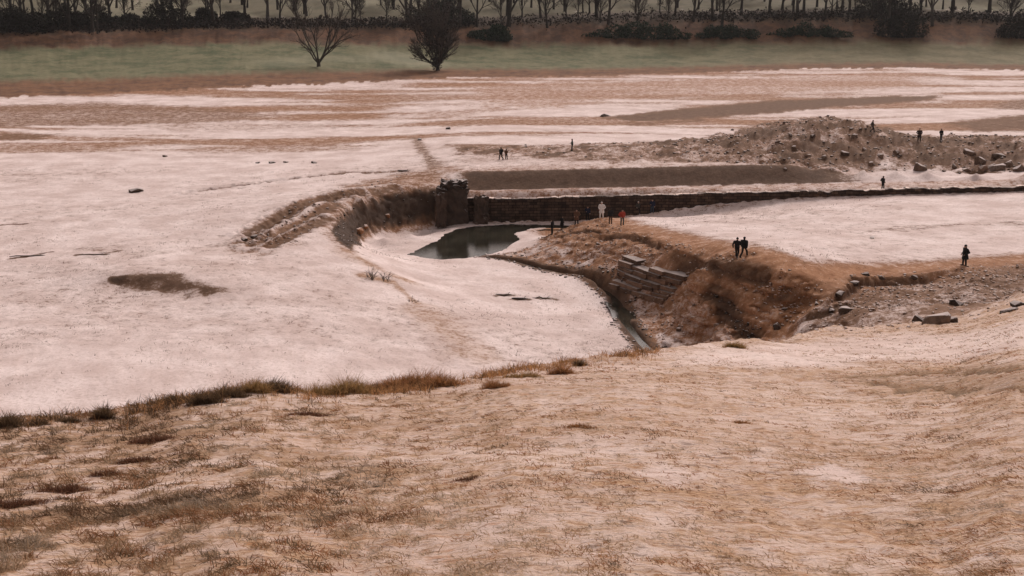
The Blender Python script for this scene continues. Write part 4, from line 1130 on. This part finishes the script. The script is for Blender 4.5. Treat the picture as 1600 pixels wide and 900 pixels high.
def tussock(px, py, w_px, h_px, cols, label, seed, dens=1., depth=.55):
    x, y, z = spot(px, py); sc = math.hypot(y, CAMZ - z) / FPX
    w = w_px * sc; h = h_px * sc; r2 = np.random.default_rng(seed); n_ = int((260 + 900 * w) * dens)
    bx = np.clip(r2.normal(0, .27, n_), -.75, .75) * w; by = r2.normal(0, .25, n_) * w * depth * .6
    hh = np.clip(.45 + .75 * fbm(bx * 2.2 + seed * 3.3, by * .5, 3), .3, 1.3) * np.clip(1.05 - (np.abs(bx) / (w * .62)) ** 2, .22, 1) * (.55 + .9 * fbm(bx * 7 + seed, by * 7, 2))
    base = np.stack([bx, by, bil(H, bx + x, by + y) - z - .03], 1)
    t_ = r2.random((n_, 1)); cl = (np.array(cols[0]) * (1 - t_) + np.array(cols[1]) * t_) * r2.uniform(.6, 1.2, (n_, 1))
    V, F, Cc = blades(base, r2.uniform(0, 6.28, n_), np.maximum(h * 1.15 * hh, .05) * r2.uniform(.6, 1.15, n_), r2.uniform(.008, .02, n_), r2.uniform(.55, 1.45, n_), cl, seed, 3, .28)
    r_ = empty('grass_tussock', (x, y, z)); bag = Bag(); bag.add(V, F, Cc); obj('blades', bag.mesh('blades'), M_grass, r_)
    return tag(r_, label, 'grass tussock', 'tussocks along the near bank')
OL = ((.26, .16, .06), (.55, .34, .15)); RU = ((.28, .13, .05), (.58, .30, .14)); DB = ((.08, .05, .03), (.23, .145, .08)); RD = ((.13, .055, .035), (.28, .14, .08))
for i, (px, py, w, h, c_, lab) in enumerate((
    (12,668,44,34,DB,'outermost dark tussock on the low end of the near bank brow'),
    (60,664,34,16,DB,'low dark tuft next to the outermost dark tussock'),
    (108,660,40,14,DB,'thin dark tuft between two darker tussocks on the low brow'),
    (161,654,38,24,DB,'round dark brown tussock standing alone on the low brow'),
    (272,630,40,18,DB,'slanting brown tuft where the low brow starts to rise'),
    (322,630,62,22,DB,'ragged brown tussock leading into the dark row on the brow'),
    (362,620,56,26,DB,'shaggy brown tussock in the middle of the dark row on the brow'),
    (398,612,50,26,OL,'brown tussock next to the blackish one on the brow'),
    (433,612,50,30,DB,'blackish tussock beside the broad golden one'),
    (535,615,118,30,OL,'broad golden olive mound of grass on the brow'),
    (612,610,60,24,RU,'low rusty tuft between the golden mound and the pointed rusty tussock'),
    (650,604,70,32,RU,'shaggy rusty tussock with upright stalks on the brow'),
    (688,604,66,30,RU,'pointed orange tussock beside the shaggy rusty one'),
    (775,606,50,16,RU,'low orange tuft just below the brow past the rusty tussocks'),
    (815,590,60,12,OL,'thin straw tuft on the snowy brow above the stream flat'),
    (876,584,44,18,RU,'small orange tussock on the snowy brow facing the mound'),
    (906,572,22,12,DB,'tiny dark tuft on the snowy brow near the stream end'),
    (1148,543,40,12,OL,'small olive tuft on the snow below the gully mouth'),
    (480,648,70,16,RD,'reddish dark patch of dead stalks below the golden mound'),
    (238,690,60,24,RD,'reddish clump of dead stalks highest of those below the brow'),
    (208,722,50,22,RD,'dark red clump between the reddish stalks and the small upright one'),
    (100,768,70,24,RD,'wide dark red clump beside the blackish red one on the bank'),
    (30,790,80,26,RD,'blackish red clump lowest of the red clumps on the bank'),
    (165,742,40,22,RD,'upright small red clump beside the wide dark red one'),
    (905,668,60,10,RU,'flat orange patch of bent grass in the middle of the bank'),
    (730,750,50,12,RD,'low brown red tuft on the middle bank'),
    (1160,662,40,10,RU,'small flat orange tuft below the olive tuft on the bank'),
    (1488,770,34,10,RD,'small deep red tuft alone below the dark peaty patch'),
    )):
    if c_ is RD: w, h = w * 1.35, h * .6
    tussock(px, py, w, h, c_, lab, 500 + i)

# ------------------------------------------------------------------ people
_ico = None
def ico_pts(r, c, sq=(1, 1, 1)):
    global _ico
    if _ico is None:
        bm = bmesh.new(); bmesh.ops.create_icosphere(bm, subdivisions=2, radius=1.0)
        _ico = np.array([v.co[:] for v in bm.verts]); bm.free()
    return _ico * r * np.array(sq) + np.array(c)
def hull_into(bm, pts):
    vs = [bm.verts.new(p) for p in pts]
    r = bmesh.ops.convex_hull(bm, input=vs)
    bmesh.ops.delete(bm, geom=[v for v in vs if v.is_valid and not v.link_faces], context='VERTS')
def solid(name, hulls, voxel):
    """fuse overlapping hulls into one continuous skin"""
    bm = bmesh.new()
    for h in hulls:
        b2 = bmesh.new(); hull_into(b2, h); tmp = bpy.data.meshes.new('tmp'); b2.to_mesh(tmp); b2.free(); bm.from_mesh(tmp); bpy.data.meshes.remove(tmp)
    bmesh.ops.recalc_face_normals(bm, faces=bm.faces)
    me = bpy.data.meshes.new(name); bm.to_mesh(me); bm.free()
    o = bpy.data.objects.new('tmp', me); col.objects.link(o)
    md = o.modifiers.new('r', 'REMESH'); md.mode = 'VOXEL'; md.voxel_size = voxel; md.use_smooth_shade = True
    sm = o.modifiers.new('s', 'SMOOTH'); sm.factor = .5; sm.iterations = 2
    dg = bpy.context.evaluated_depsgraph_get()
    out = bpy.data.meshes.new_from_object(o.evaluated_get(dg)); out.name = name
    bpy.data.objects.remove(o); bpy.data.meshes.remove(me)
    return out
def cap(p0, r0, p1, r1): return np.vstack([ico_pts(r0, p0), ico_pts(r1, p1)])
def figure(pose, coat=False, hat=False):
    """returns meshes; the figure faces +Y"""
    A = np.array
    if pose == 'walk':
        legs = [(A((-.09, 0, .93)), A((-.10, .20, .53)), A((-.10, .24, .10)), .12), (A((.09, 0, .93)), A((.10, .03, .51)), A((.10, -.30, .20)), -.25)]
        arms = [(A((-.20, -.02, 1.43)), A((-.27, -.14, 1.17)), A((-.25, -.10, .92))), (A((.20, -.02, 1.43)), A((.27, .06, 1.16)), A((.24, .25, 1.0)))]
    elif pose == 'stride':
        legs = [(A((-.09, 0, .91)), A((-.10, -.02, .49)), A((-.10, -.34, .17)), -.3), (A((.09, 0, .91)), A((.11, .24, .53)), A((.11, .33, .10)), .1)]
        arms = [(A((-.20, 0, 1.42)), A((-.27, .10, 1.16)), A((-.24, .26, .98))), (A((.20, 0, 1.42)), A((.29, -.16, 1.17)), A((.27, -.16, .92)))]
    elif pose == 'pockets':
        legs = [(A((-.09, 0, .93)), A((-.12, .02, .51)), A((-.13, -.01, .10)), 0), (A((.09, 0, .93)), A((.12, .04, .51)), A((.14, .03, .10)), 0)]
        arms = [(A((-.20, 0, 1.43)), A((-.31, -.08, 1.17)), A((-.19, .11, .99))), (A((.20, 0, 1.43)), A((.31, -.08, 1.17)), A((.19, .11, .99)))]
    else:
        legs = [(A((-.09, 0, .93)), A((-.10, .02, .51)), A((-.11, 0, .10)), 0), (A((.09, 0, .93)), A((.11, .05, .51)), A((.13, .06, .10)), 0)]
        arms = [(A((-.20, 0, 1.43)), A((-.25, -.03, 1.15)), A((-.25, .04, .90))), (A((.20, 0, 1.43)), A((.25, 0, 1.15)), A((.16, .22, 1.12)))]
    hd = A((0, .03, 1.64))
    body = [np.vstack([ico_pts(1, hd + A((0, -.005, .015)), (.076, .096, .10)), ico_pts(.045, hd + A((0, .045, -.075)))]), cap(hd + A((0, .085, .01)), .012, hd + A((0, .105, -.022)), .015),
            cap(hd + A((-.078, 0, .01)), .014, hd + A((-.08, -.008, -.03)), .012), cap(hd + A((.078, 0, .01)), .014, hd + A((.08, -.008, -.03)), .012),
            cap((0, 0, 1.42), .06, (0, .015, 1.58), .052),
            np.vstack([cap((-.15, 0, 1.41), .07, (.15, 0, 1.41), .07), ico_pts(1, (0, .01, 1.25), (.16, .11, .1))]),
            np.vstack([ico_pts(1, (0, .01, 1.25), (.15, .10, .1)), ico_pts(1, (0, 0, 1.0), (.145, .105, .1))])]
    jack = [np.vstack([cap((-.16, 0, 1.42), .085, (.16, 0, 1.42), .085), ico_pts(1, (0, .01, 1.22), (.20, .145, .1))]),
            np.vstack([ico_pts(1, (0, .01, 1.22), (.19, .14, .1)), ico_pts(1, (0, 0, .93), (.195, .15, .09))]), cap((0, -.01, 1.46), .075, (0, -.01, 1.53), .07)]
    if coat: jack.append(np.vstack([ico_pts(1, (0, 0, .98), (.20, .15, .06)), ico_pts(1, (0, -.01, .58), (.25, .22, .03))]))
    trou = [np.vstack([ico_pts(1, (0, 0, 1.0), (.16, .12, .06)), ico_pts(1, (0, 0, .88), (.17, .125, .07))])]
    shoe = []
    for h, k_, a_, tilt in legs:
        body += [cap(h, .075, k_, .052), cap(k_, .052, a_, .036)]
        trou += [cap(h, .092, k_, .072), cap(k_, .072, a_ + A((0, 0, .03)), .062)]
        shoe.append(np.vstack([ico_pts(.05, a_ + A((0, -.02, -.02))), ico_pts(1, a_ + A((0, .02, -.065)), (.045, .10, .03)), ico_pts(.036, a_ + A((0, .16, -.06 + tilt * .25)))]))
        body.append(shoe[-1] * .9 + a_ * .1)
    for s_, e_, w_ in arms:
        body += [cap(s_, .05, e_, .042), cap(e_, .04, w_, .028)]
        jack += [cap(s_, .075, e_, .062), cap(e_, .062, w_, .05)]
        d = (w_ - e_) / np.linalg.norm(w_ - e_); sd = np.cross(d, (0, 0, 1.)); sd = sd / np.linalg.norm(sd) if np.linalg.norm(sd) > .2 else A((0, 1., 0))
        u = np.cross(sd, d); p = w_ + d * .09
        body.append(np.vstack([cap(w_ + sd * .02, .018, w_ - sd * .02, .018), cap(p + sd * .032, .014, p - sd * .032, .014)]))
        for q in range(4):
            b0 = p + sd * (.036 - .024 * q); L = (.07, .08, .075, .058)[q]
            m_ = b0 + d * L * .55; body += [cap(b0, .0095, m_, .009), cap(m_, .009, m_ + (d * .8 - u * .5) * L * .5, .008)]
        t0 = w_ + d * .03 + sd * .035; body.append(cap(t0, .012, t0 + d * .05 + sd * .03, .010))
    if hat: hair = [np.vstack([ico_pts(1, hd + A((0, -.012, .05)), (.092, .108, .085)), ico_pts(1, hd + A((0, -.02, .02)), (.09, .10, .03))]), cap(hd + A((0, -.02, .14)), .03, hd + A((0, -.02, .16)), .02)]
    else: hair = [np.vstack([ico_pts(1, hd + A((0, -.018, .045)), (.088, .10, .082))]), np.vstack([ico_pts(1, hd + A((0, -.045, .03)), (.086, .075, .07)), ico_pts(.05, hd + A((0, -.06, -.07)))])]
    return {'body': solid('body', body, .0125), 'jacket': solid('jacket', jack, .022), 'trousers': solid('trousers', trou, .022), 'boots': [solid('boot', [q], .016) for q in shoe], 'hair': solid('hair', hair, .016)}
FIG = {}
def cloth(c):
    key = 'cloth_%.3f_%.3f_%.3f' % c
    return bpy.data.materials.get(key) or earth_mat(key, tuple(x * .7 for x in c), c, 0, 9., bump=.2)
M_skin = earth_mat('skin', (.36, .20, .145), (.44, .26, .19), 0, 12., rough=.6, bump=.1)
BLK, NAVY, BRN, RED, WHT, GRY, JEAN, HAIR, PALE = (.014, .013, .014), (.016, .02, .04), (.10, .05, .03), (.30, .045, .03), (.80, .76, .74), (.10, .10, .10), (.05, .065, .09), (.03, .02, .014), (.5, .45, .42)
def person(px, py, face, pose, label, jk, tr=BLK, sh=BLK, hr=HAIR, coat=False, hat=False, h=1.75, lo=5, xyz=None, group=None, bulk=1.2):
    key = (pose, coat, hat)
    if key not in FIG: FIG[key] = figure(*key)
    x, y, z = xyz or spot(px, py, lo)
    r_ = empty('person', (x, y, z - .02), math.radians(face), h / 1.72)
    r_.scale = (h / 1.72 * bulk, h / 1.72 * (1 + (bulk - 1) * .7), h / 1.72)
    f_ = FIG[key]
    obj('body', f_['body'], M_skin, r_); obj('coat' if coat else 'jacket', f_['jacket'], cloth(jk), r_)
    obj('trousers', f_['trousers'], cloth(tr), r_); [obj('boot', q, cloth(sh), r_) for q in f_['boots']]; obj('hat' if hat else 'hair', f_['hair'], cloth(hr), r_)
    return tag(r_, label, 'person', group)
# face: degrees counter-clockwise from looking away from the camera
person(1151,404,-25,'walk','person in black on the plateau path, the one with arms held close beside a companion',BLK,hat=True,hr=BLK)
person(1162,403,-35,'stride','person in black striding beside a companion on the plateau path',BLK,hr=BLK,h=1.8)
person(1507,415,100,'pockets','lone person in a long black coat walking the path above the stony slope',BLK,coat=True,hat=True,hr=BLK,h=1.8,bulk=1.4)
person(940,341,160,'pockets','person dressed all in white on the nose of the mound before the wall',WHT,WHT,PALE,PALE,coat=True,hat=True,h=1.85)
person(954,350,20,'stand','person in dark jacket and brown trousers between the white and the red figures',BLK,BRN)
person(972,352,200,'pockets','person in a red jacket on the path at the nose of the mound',RED,GRY)
person(863,367,60,'stand','slim person in black standing lowest on the mound nose by the pool',BLK)
person(878,360,-60,'pockets','stocky person in black standing above the pool edge',BLK,coat=True)
person(901,351,150,'pockets','person in a brown coat on the crest of the mound nose',BRN,BLK,coat=True)
person(918,344,180,'stand','person in navy seen against the dark wall beside the white figure',NAVY,BLK)
person(933,341,120,'stand','short person in dark red next to the white figure',(.10,.025,.02),BLK,h=1.15)
person(997,337,190,'walk','person in charcoal with pale hat below the long wall',(.05,.045,.04),BLK,PALE,PALE,hat=True,h=1.6)
person(1019,334,170,'stand','person in navy jacket and faded jeans below the long wall',NAVY,JEAN)
person(783,250,30,'walk','person in black on far snow behind the wall, the taller of two',BLK)
person(791,249,-40,'stand','smaller person in brown on far snow behind the wall, beside a taller one',BRN,BLK,h=1.5)
person(894,236,90,'stand','person in dark green on the low end of the rubble heap',(.02,.035,.025),BLK)
person(1363,207,-90,'walk','slim person in grey brown climbing the shoulder of the high rubble heap',(.08,.06,.05),BLK)
person(1436,221,180,'pockets','person in a long dark coat on the skyline of the rubble heap',(.04,.025,.022),BLK,coat=True,h=1.85)
person(1470,220,200,'stand','person in black jacket and grey trousers on the rubble heap near the long-coated one',BLK,GRY)
person(1379,297,-70,'pockets','person in black by the breach in the long wall',BLK)

# ------------------------------------------------------------------ thin winter haze over the valley
bm = bmesh.new(); bmesh.ops.create_cube(bm, size=1.0)
for v in bm.verts: v.co = Vector((v.co.x * 4200, 760 + v.co.y * 1720, 170 + v.co.z * 370))
me = bpy.data.meshes.new('haze'); bm.to_mesh(me); bm.free()
hz = bpy.data.materials.new('haze'); hz.use_nodes = True; hz.node_tree.nodes.clear()
ho = hz.node_tree.nodes.new('ShaderNodeOutputMaterial'); hv = hz.node_tree.nodes.new('ShaderNodeVolumePrincipled')
hv.inputs['Color'].default_value = (.86, .86, .86, 1); hv.inputs['Density'].default_value = HAZE = .00006; hv.inputs['Anisotropy'].default_value = .2
hz.node_tree.links.new(hv.outputs[0], ho.inputs['Volume'])
if HAZE > 0: tag(obj('haze', me, hz), 'thin grey winter haze filling the valley', 'haze', kind='stuff')
